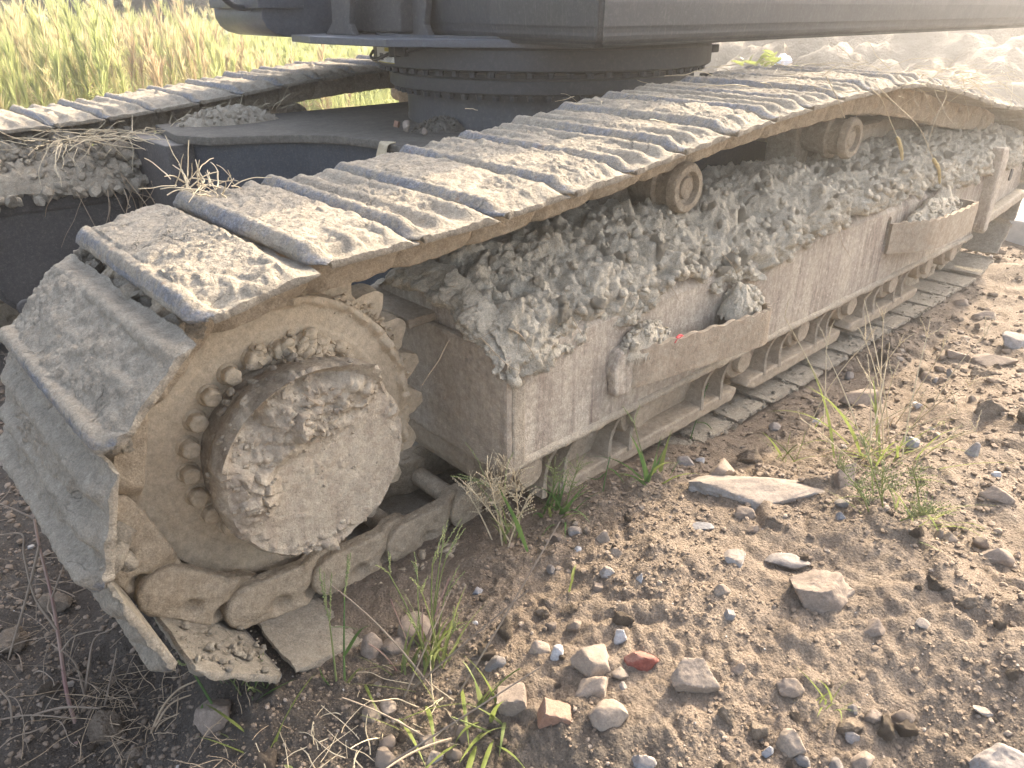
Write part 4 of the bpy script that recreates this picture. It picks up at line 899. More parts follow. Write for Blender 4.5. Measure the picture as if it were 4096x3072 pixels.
# ------------------------------------------------------------------ haze volume, added to stand in for lens glare
hzb = bmesh.new(); bmesh.ops.create_cube(hzb, size=1)
for v_ in hzb.verts: v_.co = Vector((v_.co.x*900, v_.co.y*900, -3.5 if v_.co.z < 0 else 6.6))
hme = bpy.data.meshes.new('haze'); hzb.to_mesh(hme); hzb.free(); hm_ = bpy.data.materials.new('haze'); hm_.use_nodes = True; ht = hm_.node_tree; ht.nodes.remove(ht.nodes['Principled BSDF'])
pv = ht.nodes.new('ShaderNodeVolumePrincipled'); pv.inputs['Color'].default_value = (.96, .93, .88, 1); pv.inputs['Density'].default_value = .018; pv.inputs['Anisotropy'].default_value = .78
ht.links.new(pv.outputs[0], ht.nodes['Material Output'].inputs['Volume']); hme.materials.append(hm_); tag(mkobj('haze', hme), 'thin haze added to stand in for lens glare', 'haze', kind='stuff')

# ------------------------------------------------------------------ stones
SOIL_RG = np.random.default_rng(44)
def stone(u, v, wpx, hpx, kind, mat, name, label, cat, tilt=0., seed=0, sink=.44, depth=.8, yaw=0.):
    p = ground_hit(u, v+hpx*.25); dist = float((p-CAM)@FW); px = dist*PXS/FOC; a_ = wpx*px/2; c_ = hpx*px/2*1.05; b_ = (a_+c_)/2*depth
    kw = dict(round=dict(planes=26, noise=.10, hmin=.8), chunk=dict(planes=13, noise=.10, hmin=.6), flat=dict(planes=11, noise=.07, hmin=.62), brick=dict(planes=4, noise=.035, brick=True), lump=dict(planes=22, noise=.22, hmin=.7))[kind]
    big = max(wpx, hpx) > 45
    V, F = rock(seed or int(u*7+v), 5 if max(wpx, hpx) > 90 else 4, (a_*1.12, b_*1.12, c_*1.12), **kw)
    m_ = MB(); m_.add(V, F); o = m_.build(name, mat, smooth=True); z0 = hz(p[0], p[1])
    o.location = (p[0], p[1], max(z0, p[2]-.01)+c_*(1-2*sink)*.6); o.rotation_euler = (0, tilt, YAW-math.pi/2+yaw); return tag(o, label, cat)
ST = [
 (1652, 1058, 222, 66, 'chunk', 's_pale', 'flat_stone', 'large flat pale stone with a chalky broken edge on the dirt bank', 'stone', .05),
 (1553, 1025, 48, 72, 'chunk', 's_brown', 'stone', 'brown stone standing against the left end of the large flat pale stone', 'stone', .3),
 (1768, 1278, 104, 96, 'chunk', 's_brown', 'boulder', 'big brown boulder alone on the open slope of the bank', 'stone', .6),
 (1284, 1427, 84, 74, 'flat', 's_tan', 'tile_fragment', 'flat tan clay tile fragment, the upper of two overlapping pieces', 'tile fragment', .5),
 (1280, 1481, 62, 52, 'flat', 's_tan', 'tile_fragment', 'flat tan clay tile fragment, the lower of two overlapping pieces', 'tile fragment', -.3),
 (1382, 1425, 56, 40, 'round', 's_red', 'brick_fragment', 'smooth dark red brick fragment half buried in the soil', 'brick fragment', .25),
 (1197, 1538, 84, 62, 'brick', 's_brick', 'broken_brick', 'broken orange brick with a clean corner at the bottom of the bank', 'brick', .35),
 (1108, 1500, 82, 78, 'brick', 's_brown', 'broken_brick', 'soil covered broken brick left of the orange brick', 'brick', -.2),
 (1308, 1550, 66, 66, 'round', 's_tan', 'round_stone', 'round knobbly tan stone right of the orange brick', 'stone', 0),
 (1338, 1382, 19, 36, 'flat', 's_white', 'pebble', 'bluish white upright pebble above the red brick fragment', 'pebble', .2),
 (1204, 1410, 29, 34, 'chunk', 's_white', 'pebble', 'white angular pebble left of the tan tile fragments', 'pebble', .3),
 (1166, 1394, 42, 34, 'round', 's_tan', 'stone', 'rounded tan stone left of the white angular pebble', 'stone', .4),
 (1588, 1210, 46, 36, 'flat', 's_pale', 'stone', 'cream topped stone alone in the middle of the bank', 'stone', .2),
 (1708, 1206, 78, 26, 'flat', 's_grey', 'stone', 'long low grey stone lying above the big brown boulder', 'stone', -.05),
 (1887, 1361, 42, 36, 'chunk', 's_brown', 'stone', 'pointed triangular brown stone on the right part of the bank', 'stone', .1),
 (1710, 1588, 60, 74, 'chunk', 's_tan', 'stone', 'upright tan stone with a pointed top near the lower edge', 'stone', .15),
 (2180, 1640, 110, 120, 'chunk', 's_grey', 'boulder', 'large grey boulder cut by the lower right corner', 'stone', .3),
 (1708, 1468, 54, 42, 'round', 's_brown', 'stone', 'rounded brown stone in the lower middle of the bank', 'stone', 0),
 (1492, 1452, 76, 92, 'flat', 's_tan', 'stone', 'dusty tan slab half sunk in soil right of the red brick fragment', 'stone', .6),
 (1861, 861, 70, 44, 'flat', 's_brown', 'stone', 'flat brown slab leaning on the slope below the track shoes', 'stone', -.2),
 (2136, 876, 62, 52, 'lump', 'clod', 'dirt_clod', 'large cracked brown clod high on the right side', 'clod', 0),
 (2150, 1063, 52, 46, 'chunk', 's_brown', 'stone', 'angular brown stone on the right side above the slope', 'stone', .3),
 (1820, 1043, 54, 66, 'chunk', 's_brown', 'stone', 'upright brown chunk beneath the dry weed tuft', 'stone', .2),
 (1624, 980, 50, 40, 'lump', 'clod', 'dirt_clod', 'brown clod just above the large flat pale stone', 'clod', 0),
 (1476, 996, 40, 38, 'round', 's_grey', 'stone', 'dusty round grey stone next to the green grass tuft', 'stone', 0),
 (1675, 929, 30, 17, 'round', 's_grey', 'pebble', 'smooth oval dark pebble near the track shoes', 'pebble', .2),
 (1757, 919, 17, 15, 'chunk', 's_white', 'pebble', 'small white chip beside the oval dark pebble', 'pebble', 0),
 (1983, 877, 20, 18, 'flat', 's_white', 'pebble', 'white oval pebble under the upper right grass stems', 'pebble', .6),
 (1968, 964, 32, 30, 'chunk', 's_blue', 'stone', 'bluish grey stone right of the dry weed tuft', 'stone', .4),
 (2101, 972, 22, 34, 'flat', 's_grey', 'stone', 'narrow grey slab standing on the right slope', 'stone', .1),
 (2150, 1024, 21, 13, 'round', 's_white', 'pebble', 'white egg shaped pebble above the angular brown stone', 'pebble', 0),
 (1510, 996, 17, 12, 'round', 's_white', 'pebble', 'white pebble beside the dusty round grey stone', 'pebble', 0),
 (1524, 1137, 42, 16, 'flat', 's_blue', 'stone', 'flat slate blue stone below the big flat slab', 'stone', .05),
 (1607, 1113, 46, 30, 'round', 's_brown', 'stone', 'brown rounded stone directly beneath the big flat slab', 'stone', 0),
 (1630, 1142, 30, 24, 'chunk', 's_brown', 'stone', 'small reddish brown stone below the big flat slab', 'stone', 0),
 (1813, 1130, 17, 20, 'chunk', 's_blue', 'pebble', 'pale blue upright pebble left of the green weed', 'pebble', 0),
 (1825, 1287, 36, 28, 'chunk', 's_tan', 'stone', 'tan stone lying at the right foot of the big brown boulder', 'stone', .3),
 (1574, 1328, 24, 32, 'brick', 's_grey', 'stone', 'squarish grey stone on the middle slope', 'stone', .3),
 (1558, 1282, 26, 34, 'flat', 's_tan', 'stone', 'thin tan stone leaning above the squarish grey stone', 'stone', .6),
 (1592, 1444, 32, 30, 'chunk', 's_brown', 'stone', 'angular tan brown stone right of the dusty slab', 'stone', .3),
 (1566, 1540, 36, 44, 'lump', 'clod', 'dirt_clod', 'upright porous clod in the lower middle', 'clod', 0),
 (1640, 1562, 50, 36, 'lump', 'clod', 'dirt_clod', 'wide crumbly clod left of the pointed tan stone', 'clod', 0),
 (1661, 1612, 22, 18, 'flat', 's_blue', 'pebble', 'smooth slate pebble left of the pointed tan stone', 'pebble', .4),
 (1835, 1558, 54, 36, 'lump', 'clod', 'dirt_clod', 'brown clod beside the small yellow grass', 'clod', .2),
 (1890, 1540, 34, 26, 'round', 's_brown', 'stone', 'rounded brown stone right of the small yellow grass', 'stone', 0),
 (1842, 1586, 30, 17, 'flat', 's_grey', 'stone', 'flat grey chip below the clod by the small grass', 'stone', 0),
 (1859, 1640, 52, 44, 'chunk', 's_brown', 'stone', 'pale brown angular stone on the bottom edge', 'stone', .3),
 (2126, 1543, 44, 14, 'flat', 's_pale', 'stone_flake', 'thin pale pointed flake on the right soil', 'stone flake', .5),
 (1984, 1362, 28, 14, 'flat', 's_pale', 'stone_flake', 'short pale flake right of the triangular brown stone', 'stone flake', .2),
 (2090, 1310, 40, 34, 'lump', 'clod', 'dirt_clod', 'round brown clod on the right soil with a straw beside it', 'clod', 0),
 (2150, 1202, 50, 38, 'chunk', 's_brown', 'stone', 'block shaped brown stone near the right edge', 'stone', .4),
 (2050, 1153, 28, 30, 'chunk', 's_tan', 'stone', 'tan stone on the ridge right of the weeds', 'stone', 0),
 (2028, 1147, 16, 26, 'flat', 's_tan', 'stone', 'narrow tan stone on the ridge next to the weeds', 'stone', 0),
 (805, 1389, 48, 62, 'chunk', 's_brown', 'stone', 'upright brown clod block under the grass in front of the chain', 'clod', .1),
 (858, 1382, 66, 58, 'chunk', 's_brown', 'stone', 'wide brown block leaning on the chain beside the upright block', 'clod', .2),
 (906, 1352, 62, 62, 'chunk', 's_brown', 'stone', 'brown block with grass growing before it', 'clod', -.2),
 (838, 1533, 32, 34, 'round', 's_tan', 'stone', 'pale round clod in the sunlit soil by the dry grass', 'clod', 0),
 (921, 1588, 36, 32, 'chunk', 's_tan', 'stone', 'yellowish angular stone in the sunlit dry grass', 'stone', .3),
 (940, 1627, 30, 24, 'chunk', 's_pale', 'stone', 'cream stone below the yellowish angular stone', 'stone', .2),
 (1386, 1640, 46, 32, 'chunk', 's_grey', 'stone', 'grey brown rock on the bottom edge', 'stone', .2),
 (1308, 1242, 28, 22, 'flat', 's_pale', 'stone', 'pale elongated stone in the upper bank', 'stone', .4),
 (1382, 1260, 17, 18, 'chunk', 's_white', 'pebble', 'white chip right of the pale elongated stone', 'pebble', 0),
 (1304, 1166, 34, 26, 'flat', 's_tan', 'stone', 'flat tan shard near the top of the bank', 'stone', .5),
 (1334, 1198, 28, 16, 'flat', 's_tan', 'stone', 'low tan stone below the flat tan shard', 'stone', .1),
 (1290, 1265, 26, 24, 'brick', 's_brown', 'stone', 'blocky brown stone below the pale elongated stone', 'stone', .3),
 (1242, 1146, 28, 22, 'round', 's_pale', 'stone', 'round pale grey stone right of the dried grass', 'stone', 0),
 (1247, 1192, 13, 14, 'round', 's_white', 'pebble', 'tiny white pebble below the round pale grey stone', 'pebble', 0),
 (1034, 1274, 24, 18, 'flat', 's_blue', 'stone', 'bluish shard under the bent grass blade', 'stone', .1),
 (1027, 1349, 13, 11, 'round', 's_white', 'pebble', 'tiny white pebble right of the chain blocks', 'pebble', 0),
 (1172, 1315, 30, 30, 'lump', 'clod', 'dirt_clod', 'tan clod right of the tall bent stem', 'clod', 0),
 (1191, 1343, 20, 20, 'chunk', 's_brown', 'stone', 'small blocky stone under the tan clod', 'stone', 0),
 (1338, 1452, 32, 24, 'round', 's_tan', 'stone', 'rounded tan stone right of the tile fragments', 'stone', 0),
 (1343, 1482, 18, 20, 'chunk', 's_grey', 'pebble', 'grey chip right of the lower tile fragment', 'pebble', 0),
 (470, 1545, 80, 70, 'chunk', 's_brown', 'stone', 'brown grey stone half buried at the foot of the green grass', 'stone', .3),
 (239, 1563, 70, 92, 'lump', 'clod', 'dirt_clod', 'upright root bound clod in the lower left corner', 'clod', 0),
 (292, 1630, 44, 30, 'lump', 'clod', 'dirt_clod', 'low clod below the upright root bound clod', 'clod', 0),
 (30, 690, 44, 34, 'lump', 'clod', 'dirt_clod', 'shaded clod at the left edge below the far motor guard', 'clod', 0),
 (20, 1370, 60, 50, 'lump', 'clod', 'dirt_clod', 'dark clod at the left edge beside the dead stalk', 'clod', 0),
 (120, 1290, 60, 46, 'lump', 'clod', 'dirt_clod', 'dark clod left of the lowest track shoe', 'clod', 0),
 (1555, 755, 30, 22, 'lump', 'clod', 'dirt_clod', 'clod on the ground beside a track shoe end', 'clod', 0) if False else (1905, 790, 44, 28, 'lump', 'clod', 'dirt_clod', 'clod at the mouth of the dark hollow on the right', 'clod', 0),
 (2060, 770, 44, 24, 'flat', 's_brown', 'stone', 'flat brown stone in the upper right dirt', 'stone', .1),
 (2150, 770, 66, 36, 'flat', 's_brown', 'stone', 'broad brown slab near the upper right edge', 'stone', .1),
 (2120, 805, 34, 26, 'lump', 'clod', 'dirt_clod', 'clod just below the broad brown slab', 'clod', 0),
 (2190, 735, 50, 46, 'chunk', 's_grey', 'boulder', 'pale grey rock at the upper right edge', 'stone', 0),
 (2075, 650, 34, 24, 'flat', 's_brown', 'stone', 'small brown stone on the ground beyond the last track shoes', 'stone', 0),
 (2130, 680, 40, 24, 'flat', 's_brown', 'stone', 'brown stone right of the last track shoes', 'stone', 0),
]
for k, t in enumerate(ST):
    u, v, wp, hp_, kind, mt, nm, lb, ct, tl = t; stone(u, v, wp, hp_, kind, M[mt], nm, lb, ct, tl, seed=1000+k)
# many like clods and small stones, each its own object
def sample_ground(n, rg, rmin, rmax, amin=-.88, amax=.85):
    r = np.exp(rg.uniform(math.log(rmin), math.log(rmax), n)); a_ = YAW+rg.uniform(amin, amax, n); return CAM[0]+r*np.cos(a_), CAM[1]+r*np.sin(a_), r
bank_me = []
for k in range(8):
    m_ = MB(); m_.add(*(clodshape(800+k, 3, .4) if k < 5 else rock(820+k, 3, (1, .9, .75), 14, .1, .65))); bank_me.append(m_.build('dirt_clod', M['clod'] if k < 5 else M[('s_brown', 's_tan', 's_grey')[k-5]], link=False))
rg = np.random.default_rng(12); xs, ys, rs = sample_ground(2600, rg, .65, 4.5)
dens = fbm(np.stack([xs, ys, 0*xs], -1), 3.5, 3, 99); ok = (((ys < -.36) & (xs > -.3)) | (xs > 3.9) | ((xs < -.42) & (ys < 1.5)))&(dens > -.25); xs, ys, rs = xs[ok][:260], ys[ok][:260], rs[ok][:260]; zs = Hfull(xs, ys)
for k in range(len(xs)):
    kk = int(rg.integers(0, 8)); s_ = (.006+.016*rg.random()**2.2)*(1 if rs[k] < 2 else 1.5)
    if kk < 5: drop('dirt_clod', bank_me[kk], (xs[k], ys[k], zs[k]+s_*.25), s_, rg, 'small brown clod of dry soil among many scattered over the foreground bank', 'clod', 'soil clods on the bank')
    else: drop('small_stone', bank_me[kk], (xs[k], ys[k], zs[k]+s_*.25), s_, rg, 'small stone among many scattered over the foreground bank', 'stone', 'small stones on the bank')
# gravel and crumbs: uncountable
pb = MB(); rg = np.random.default_rng(21); ti0 = []
for k in range(6):
    bmq = box_bm((0, 0, 0), (1.3, 1.1, .9)); Vq, Fq = bm_arrays(bmq); ti0.append((Vq+np.random.default_rng(k).normal(0, .16, Vq.shape), Fq))
ti = [rock(60+k, 1, (1, .85, .7), 8, .1, .7) for k in range(6)]; ti2 = [rock(70+k, 2, (1, .85, .7), 12, .12, .7) for k in range(6)]
xs, ys, rs = sample_ground(72000, rg, .55, 6.0, -.90, .90); dn = fbm(np.stack([xs, ys, 0*xs], -1), 4, 3, 98)+.5*fbm(np.stack([xs, ys, 0*xs], -1), 14, 2, 97)
keep = (dn+rg.normal(0, .22, len(xs)) > -.08)&~((ys > -.30)&(xs > -.05)&(xs < 3.9)); xs, ys, rs = xs[keep], ys[keep], rs[keep]; zs = Hfull(xs, ys)
for k in range(len(xs)):
    f_ = rg.random(); s_ = rs[k]*(.0012+.0042*f_**4); V, F = (ti2 if s_ > .0105 else ti if s_ > rs[k]*.0033 else ti0)[k % 6]; sh = np.clip(rg.normal(.42, .2), 0, .8) if rg.random() > .018 else rg.uniform(.8, .97)
    c_, sn = math.cos(k*2.4), math.sin(k*2.4); Rz = np.array([[c_, -sn, 0], [sn, c_, 0], [0, 0, 1]])
    pb.add((V*s_)@Rz.T+np.array([xs[k], ys[k], zs[k]+s_*.2]), F, shade=sh)
tag(pb.build('gravel', M['pebble'], smooth=False), 'fine gravel and crumbs covering the loose soil', 'gravel', kind='stuff')

# ------------------------------------------------------------------ plants, straw, roots
def curve_on(pts): return smooth_curve(np.array(pts, float), 8)
def blade_mb(P, w, tipw=.1, fold=.25):
    P = np.asarray(P, float); n = len(P); T = np.gradient(P, axis=0); T /= np.maximum(np.linalg.norm(T, axis=1, keepdims=True), 1e-9)
    A = np.cross(T, np.array([FW[0]*.6, FW[1]*.6, .5])); A /= np.maximum(np.linalg.norm(A, axis=1, keepdims=True), 1e-9); B = np.cross(A, T)
    t = np.linspace(0, 1, n); ww = w*np.minimum(1, .45+t*3)*(1-t**2.2)+w*tipw*.1
    V = np.concatenate([P-A*ww[:, None], P+B*(ww*fold)[:, None], P+A*ww[:, None]]); q = np.arange(n-1)
    m_ = MB(); m_.add(V, np.stack([q, q+1, q+1+n, q+n], -1), np.stack([q+n, q+n+1, q+1+2*n, q+2*n], -1)); return m_
def bend(p, az_, lean, length, droop, n=14, rg=None):
    t = np.linspace(0, 1, n); ang = lean+droop*t**1.5; ds = length/(n-1); x = np.concatenate([[0], np.cumsum(np.sin(ang[:-1])*ds)]); z = np.concatenate([[0], np.cumsum(np.cos(ang[:-1])*ds)])
    wob = 0 if rg is None else rg.normal(0, .02)*np.sin(t*3)*length
    return np.stack([p[0]+x*math.cos(az_)-wob*math.sin(az_), p[1]+x*math.sin(az_)+wob*math.cos(az_), p[2]+z], -1)
def spike_mb(P, r, dens=260):
    """a grass spike: stem with small seeds standing off it"""
    m_ = MB(); V, F = tube(P, .0006, 4); m_.add(V, F); L = np.linalg.norm(np.diff(P, axis=0), axis=1).sum(); n = max(8, int(L*dens)); rg = np.random.default_rng(int(L*1e5) % 9999)
    t = np.linspace(0.05, 1, n)*(len(P)-1); i = np.minimum(t.astype(int), len(P)-2); c = P[i]+(P[i+1]-P[i])*(t-i)[:, None]; T = P[i+1]-P[i]; T /= np.maximum(np.linalg.norm(T, axis=1, keepdims=True), 1e-9)
    D, Fi = ico(1)
    for k in range(n):
        s_ = 1-.45*(k/n)**3; d = rg.normal(size=3); d -= T[k]*(d@T[k]); d /= np.linalg.norm(d)+1e-9; ax = T[k]*.8+d*.5; ax /= np.linalg.norm(ax)
        q = D*(r*.55*s_); q = q+np.outer(q@ax, ax)*1.1; m_.add(q+c[k]+d*r*.55*s_, Fi)
    return m_
GROW = 1.7
def plant(p, label, cat, rg, nb=6, bl=(.06, .12), bw=.003, ns=3, sl=(.12, .2), kind='digit', leafm='leaf', seedm='seed', stemm='leafpale', name='grass_tuft', lean=(.1, .6), az=None, nspk=(2, 4), spread=.012):
    p = np.array(p, float); e = empty(name, tuple(p), label, cat)
    for k in range(nb):
        bl_ = bl; a_ = rg.uniform(0, 6.28) if az is None else rg.normal(az, .9); b0 = p+np.array([rg.normal(0, spread), rg.normal(0, spread), -.004])
        P = bend(b0, a_, rg.uniform(*lean), GROW*rg.uniform(*bl), rg.uniform(.3, 1.5), 12, rg); blade_mb(P, 1.15*bw*rg.uniform(.6, 1.2)).build('leaf', M[leafm if rg.random() < .75 else 'leafyel'], e)
    for k in range(ns):
        a_ = rg.uniform(0, 6.28) if az is None else rg.normal(az, .7); b0 = p+np.array([rg.normal(0, spread), rg.normal(0, spread), -.004]); L = GROW*rg.uniform(*sl)
        P = bend(b0, a_, rg.uniform(*lean)*.7, L, rg.uniform(.0, .5), 14, rg); m_ = MB(); V, F = tube(P, np.linspace(.0021, .0011, 14), 5); m_.add(V, F); st = m_.build('stem', M[stemm], e)
        d = P[-1]-P[-2]; base_a = math.atan2(d[1], d[0])
        if kind == 'digit':
            for q in range(int(rg.integers(nspk[0], nspk[1]+1))):
                spike_mb(bend(P[-1], base_a+rg.normal(0, 1.2), rg.uniform(.1, .75), rg.uniform(.035, .07), rg.uniform(0, .4), 10), .0023).build('seed_head', M[seedm], st)
        elif kind == 'foxtail': spike_mb(bend(P[-1], base_a, 1.0, .05, .8, 10), .004, 900).build('seed_head', M['seedfox'], st)
        elif kind == 'panicle':
            m_ = MB()
            for q in range(26):
                t = rg.uniform(.45, 1); c = P[int(t*13)]; P2 = bend(c, rg.uniform(0, 6.28), rg.uniform(.4, 1.1), rg.uniform(.02, .05), .3, 6); V, F = tube(P2, .0004, 3); m_.add(V, F)
                D, Fi = ico(1)
                for s_ in range(5): m_.add(D*.0013*np.array([1, 1, 1.8])+P2[1+s_], Fi)
            m_.build('seed_head', M[seedm], st)
    return e
def explicit(name, label, cat, base_uv, parts, base_xyz=None):
    """parts: (kind, material, radius/width, [(u, v), ...]) traced in a plane facing the camera through the base"""
    p = ground_hit(*base_uv) if base_xyz is None else np.array(base_xyz, float); dist = float((p-CAM)@FW); e = empty(name, tuple(p), label, cat); last = None
    for kind, mt, r_, uv, dd in parts:
        pts = [CAM+ray(u, v)*(dist+dd*(i/max(1, len(uv)-1))) for i, (u, v) in enumerate(uv)]
        P = curve_on(pts) if len(pts) > 2 else np.linspace(pts[0], pts[1], 12)
        if kind == 'stem': m_ = MB(); V, F = tube(P, np.linspace(r_, r_*.55, len(P)), 6); m_.add(V, F); last = m_.build('stem', M[mt], e)
        elif kind == 'leaf': blade_mb(P, r_*1.4).build('leaf', M[mt], e)
        elif kind == 'spike': spike_mb(P, r_*1.35, 380).build('seed_head', M[mt], last or e)
    return e
rg = np.random.default_rng(3)
explicit('goosegrass', 'green goosegrass with three pale finger spikes leaning over the lowest shoe', 'grass', (485, 1567), [
 ('stem', 'leaf', .0028, [(485, 1567), (455, 1515), (425, 1465), (407, 1437)], -.02), ('spike', 'seed', .0026, [(407, 1437), (375, 1390), (338, 1341)], .0), ('spike', 'seed', .0026, [(407, 1437), (398, 1385), (379, 1331)], -.01), ('spike', 'seed', .0026, [(407, 1437), (378, 1428), (345, 1414)], -.02),
 ('leaf', 'leaf', .004, [(485, 1565), (440, 1540), (437, 1520)], -.02), ('leaf', 'leaf', .005, [(540, 1545), (575, 1500), (640, 1465)], -.02)])
explicit('finger_grass', 'tall finger grass with two yellow green spikes in front of the chain', 'grass', (738, 1490), [
 ('stem', 'leafpale', .0024, [(730, 1500), (722, 1430), (712, 1345)], .0), ('spike', 'seed', .0022, [(712, 1345), (698, 1280), (690, 1228)], 0), ('spike', 'seed', .0018, [(712, 1345), (714, 1290), (716, 1238)], 0), ('spike', 'seed', .0016, [(712, 1345), (703, 1290), (700, 1235)], 0),
 ('stem', 'leaf', .0024, [(745, 1490), (743, 1400), (744, 1290)], .02), ('spike', 'seed', .0022, [(744, 1290), (750, 1240), (758, 1196)], 0), ('spike', 'seed', .0018, [(744, 1290), (749, 1235), (752, 1198)], 0),
 ('leaf', 'leaf', .0035, [(714, 1355), (750, 1355), (782, 1362)], 0), ('leaf', 'leaf', .004, [(742, 1420), (775, 1365), (800, 1350)], 0), ('leaf', 'leaf', .004, [(735, 1495), (705, 1475), (688, 1440)], 0), ('leaf', 'leafpale', .004, [(740, 1490), (770, 1450), (790, 1440)], 0), ('leaf', 'leaf', .0035, [(700, 1465), (716, 1490), (725, 1520)], 0)])
for (u, v, lb) in ((548, 1505, 'small feathery green seedling left of centre in front of the chain'), (505, 1490, 'small feathery green seedling beside the leaning goosegrass'), (575, 1500, 'single green shoot between the goosegrass and the finger grass')):
    p = ground_hit(u, v); plant(p, lb, 'grass', rg, 4, (.03, .06), .002, 3, (.02, .04), 'digit', spread=.006, nspk=(1, 2), name='seedling')
p = ground_hit(938, 1432); plant(p, 'fountain shaped grass tuft with many fine spikes before the middle blocks', 'grass', rg, 16, (.06, .13), .0028, 9, (.07, .15), 'digit', 'leafpale', spread=.014, lean=(.05, .5))
explicit('bent_grass', 'long bent green stem with a broad leaf lying down the bank', 'grass', (1155, 1215), [
 ('stem', 'leafpale', .0028, [(1147, 1212), (1155, 1260), (1146, 1330), (1130, 1375)], -.03), ('leaf', 'leaf', .005, [(1146, 1320), (1125, 1375), (1085, 1402), (1035, 1428)], -.06), ('leaf', 'leaf', .0065, [(1140, 1192), (1112, 1120), (1085, 1068), (1072, 1040)], .02), ('leaf', 'leaf', .0045, [(1035, 1238), (1058, 1290), (1082, 1345)], -.03), ('leaf', 'leaf', .0045, [(1033, 1238), (1000, 1300), (965, 1365)], -.02),
 ('stem', 'leafpale', .0016, [(1100, 1150), (1060, 1080), (1025, 1040)], .02), ('spike', 'seed', .0022, [(1060, 1052), (1010, 1035), (975, 1028)], .02), ('spike', 'seed', .0020, [(1062, 1050), (1030, 1035), (990, 1024)], .02), ('spike', 'seed', .0014, [(1050, 1040), (1030, 990), (1005, 955)], .02), ('spike', 'seed', .0014, [(1090, 1060), (1095, 1010), (1110, 975)], .02)])
p = ground_hit(1095, 1165); plant(p, 'dried panicle grass with airy straw seed heads beside the frame corner', 'grass', rg, 8, (.05, .12), .0025, 10, (.07, .16), 'panicle', 'leafpale', 'straw', 'straw', spread=.02)
p = ground_hit(1205, 1118); plant(p, 'dense dark green grass tuft right of the dried panicle grass', 'grass', rg, 22, (.05, .10), .0042, 2, (.08, .12), 'panicle', 'leaf', 'seed', spread=.02, lean=(.2, .9))
p = ground_hit(1405, 1058); plant(p, 'green grass tuft with upright blades beside the dusty round stone', 'grass', rg, 14, (.06, .12), .0045, 1, (.1, .14), 'digit', 'leaf', spread=.014, lean=(.1, .9))
explicit('shoot', 'thin green shoot rising in front of the track shoes', 'grass', (1500, 950), [('stem', 'leaf', .002, [(1490, 955), (1500, 920), (1510, 895)], 0), ('spike', 'leaf', .003, [(1510, 895), (1518, 860), (1530, 828)], 0), ('leaf', 'leaf', .003, [(1505, 912), (1525, 915), (1540, 930)], 0)])
explicit('shoot', 'thin green blade standing on the shoe edge left of the grass tuft', 'grass', (1300, 1075), [('stem', 'leaf', .002, [(1300, 1075), (1310, 1020), (1318, 985)], 0), ('leaf', 'leaf', .004, [(1310, 1020), (1290, 1035), (1265, 1030)], 0), ('leaf', 'leaf', .003, [(1312, 1010), (1330, 1020), (1350, 1045)], 0)])
p = ground_hit(1700, 990); plant(p, 'small yellow green sprawling grass above the flat pale stone', 'grass', rg, 9, (.05, .11), .003, 2, (.06, .1), 'none', 'leafyel', lean=(.6, 1.2), spread=.02)
p = ground_hit(1905, 1010); plant(p, 'dry weed tuft with yellow leaves and tangled roots on the ridge', 'weed', rg, 26, (.06, .17), .0035, 12, (.12, .24), 'digit', 'leafyel', 'straw', 'straw', spread=.05, lean=(.2, 1.2), nspk=(1, 3), name='weed')
p = ground_hit(1940, 1120); plant(p, 'grey green feathery weed hanging below the dry tuft', 'weed', rg, 22, (.05, .12), .0025, 8, (.06, .12), 'panicle', 'leafpale', 'seed', spread=.04, lean=(.5, 1.3), name='weed')
p = ground_hit(1985, 905); plant(p, 'sparse dry grass stems with thin spikes on the upper right bank', 'grass', rg, 4, (.06, .12), .002, 7, (.12, .22), 'digit', 'straw', 'straw', 'straw', spread=.08, lean=(.2, .9), nspk=(1, 3))
p = ground_hit(1785, 935); plant(p, 'two thin dry grass stems with forked tips above the flat slab', 'grass', rg, 1, (.06, .1), .002, 3, (.16, .22), 'digit', 'leafyel', 'straw', 'straw', spread=.05, nspk=(2, 3))
p = ground_hit(1790, 1525); plant(p, 'small yellow grass sprout on the lower right soil', 'grass', rg, 12, (.02, .05), .0018, 0, (.1, .2), 'none', 'leafyel', spread=.012, lean=(.1, .8))
p = ground_hit(950, 1530); plant(p, 'sprawling weed with dry stems and a few green leaves in the sunlit soil', 'weed', rg, 14, (.05, .12), .004, 7, (.1, .22), 'none', 'leafyel', stemm='stalk', lean=(.8, 1.4), spread=.07, name='weed')
p = ground_hit(1060, 1545); plant(p, 'low green leaves against the soil covered brick', 'weed', rg, 8, (.04, .09), .005, 2, (.06, .1), 'none', 'leafpale', lean=(.3, 1.1), spread=.02, name='weed')
p = ground_hit(575, 1640); plant(p, 'pale green broad blade curling on the bottom edge', 'grass', rg, 5, (.06, .12), .008, 0, (.1, .2), 'none', 'leafpale', lean=(.5, 1.2), spread=.015)
p = ground_hit(1228, 1285); plant(p, 'pair of short broken green blades standing in the upper bank', 'grass', rg, 2, (.04, .06), .0025, 0, (.1, .1), 'none', 'leafpale', lean=(.0, .2), spread=.02)
p = ground_hit(880, 1445); plant(p, 'thin reddish stems with narrow leaves beneath the fountain tuft', 'weed', rg, 6, (.05, .1), .003, 4, (.07, .12), 'none', 'leafpale', stemm='stalkred', spread=.02, name='weed')
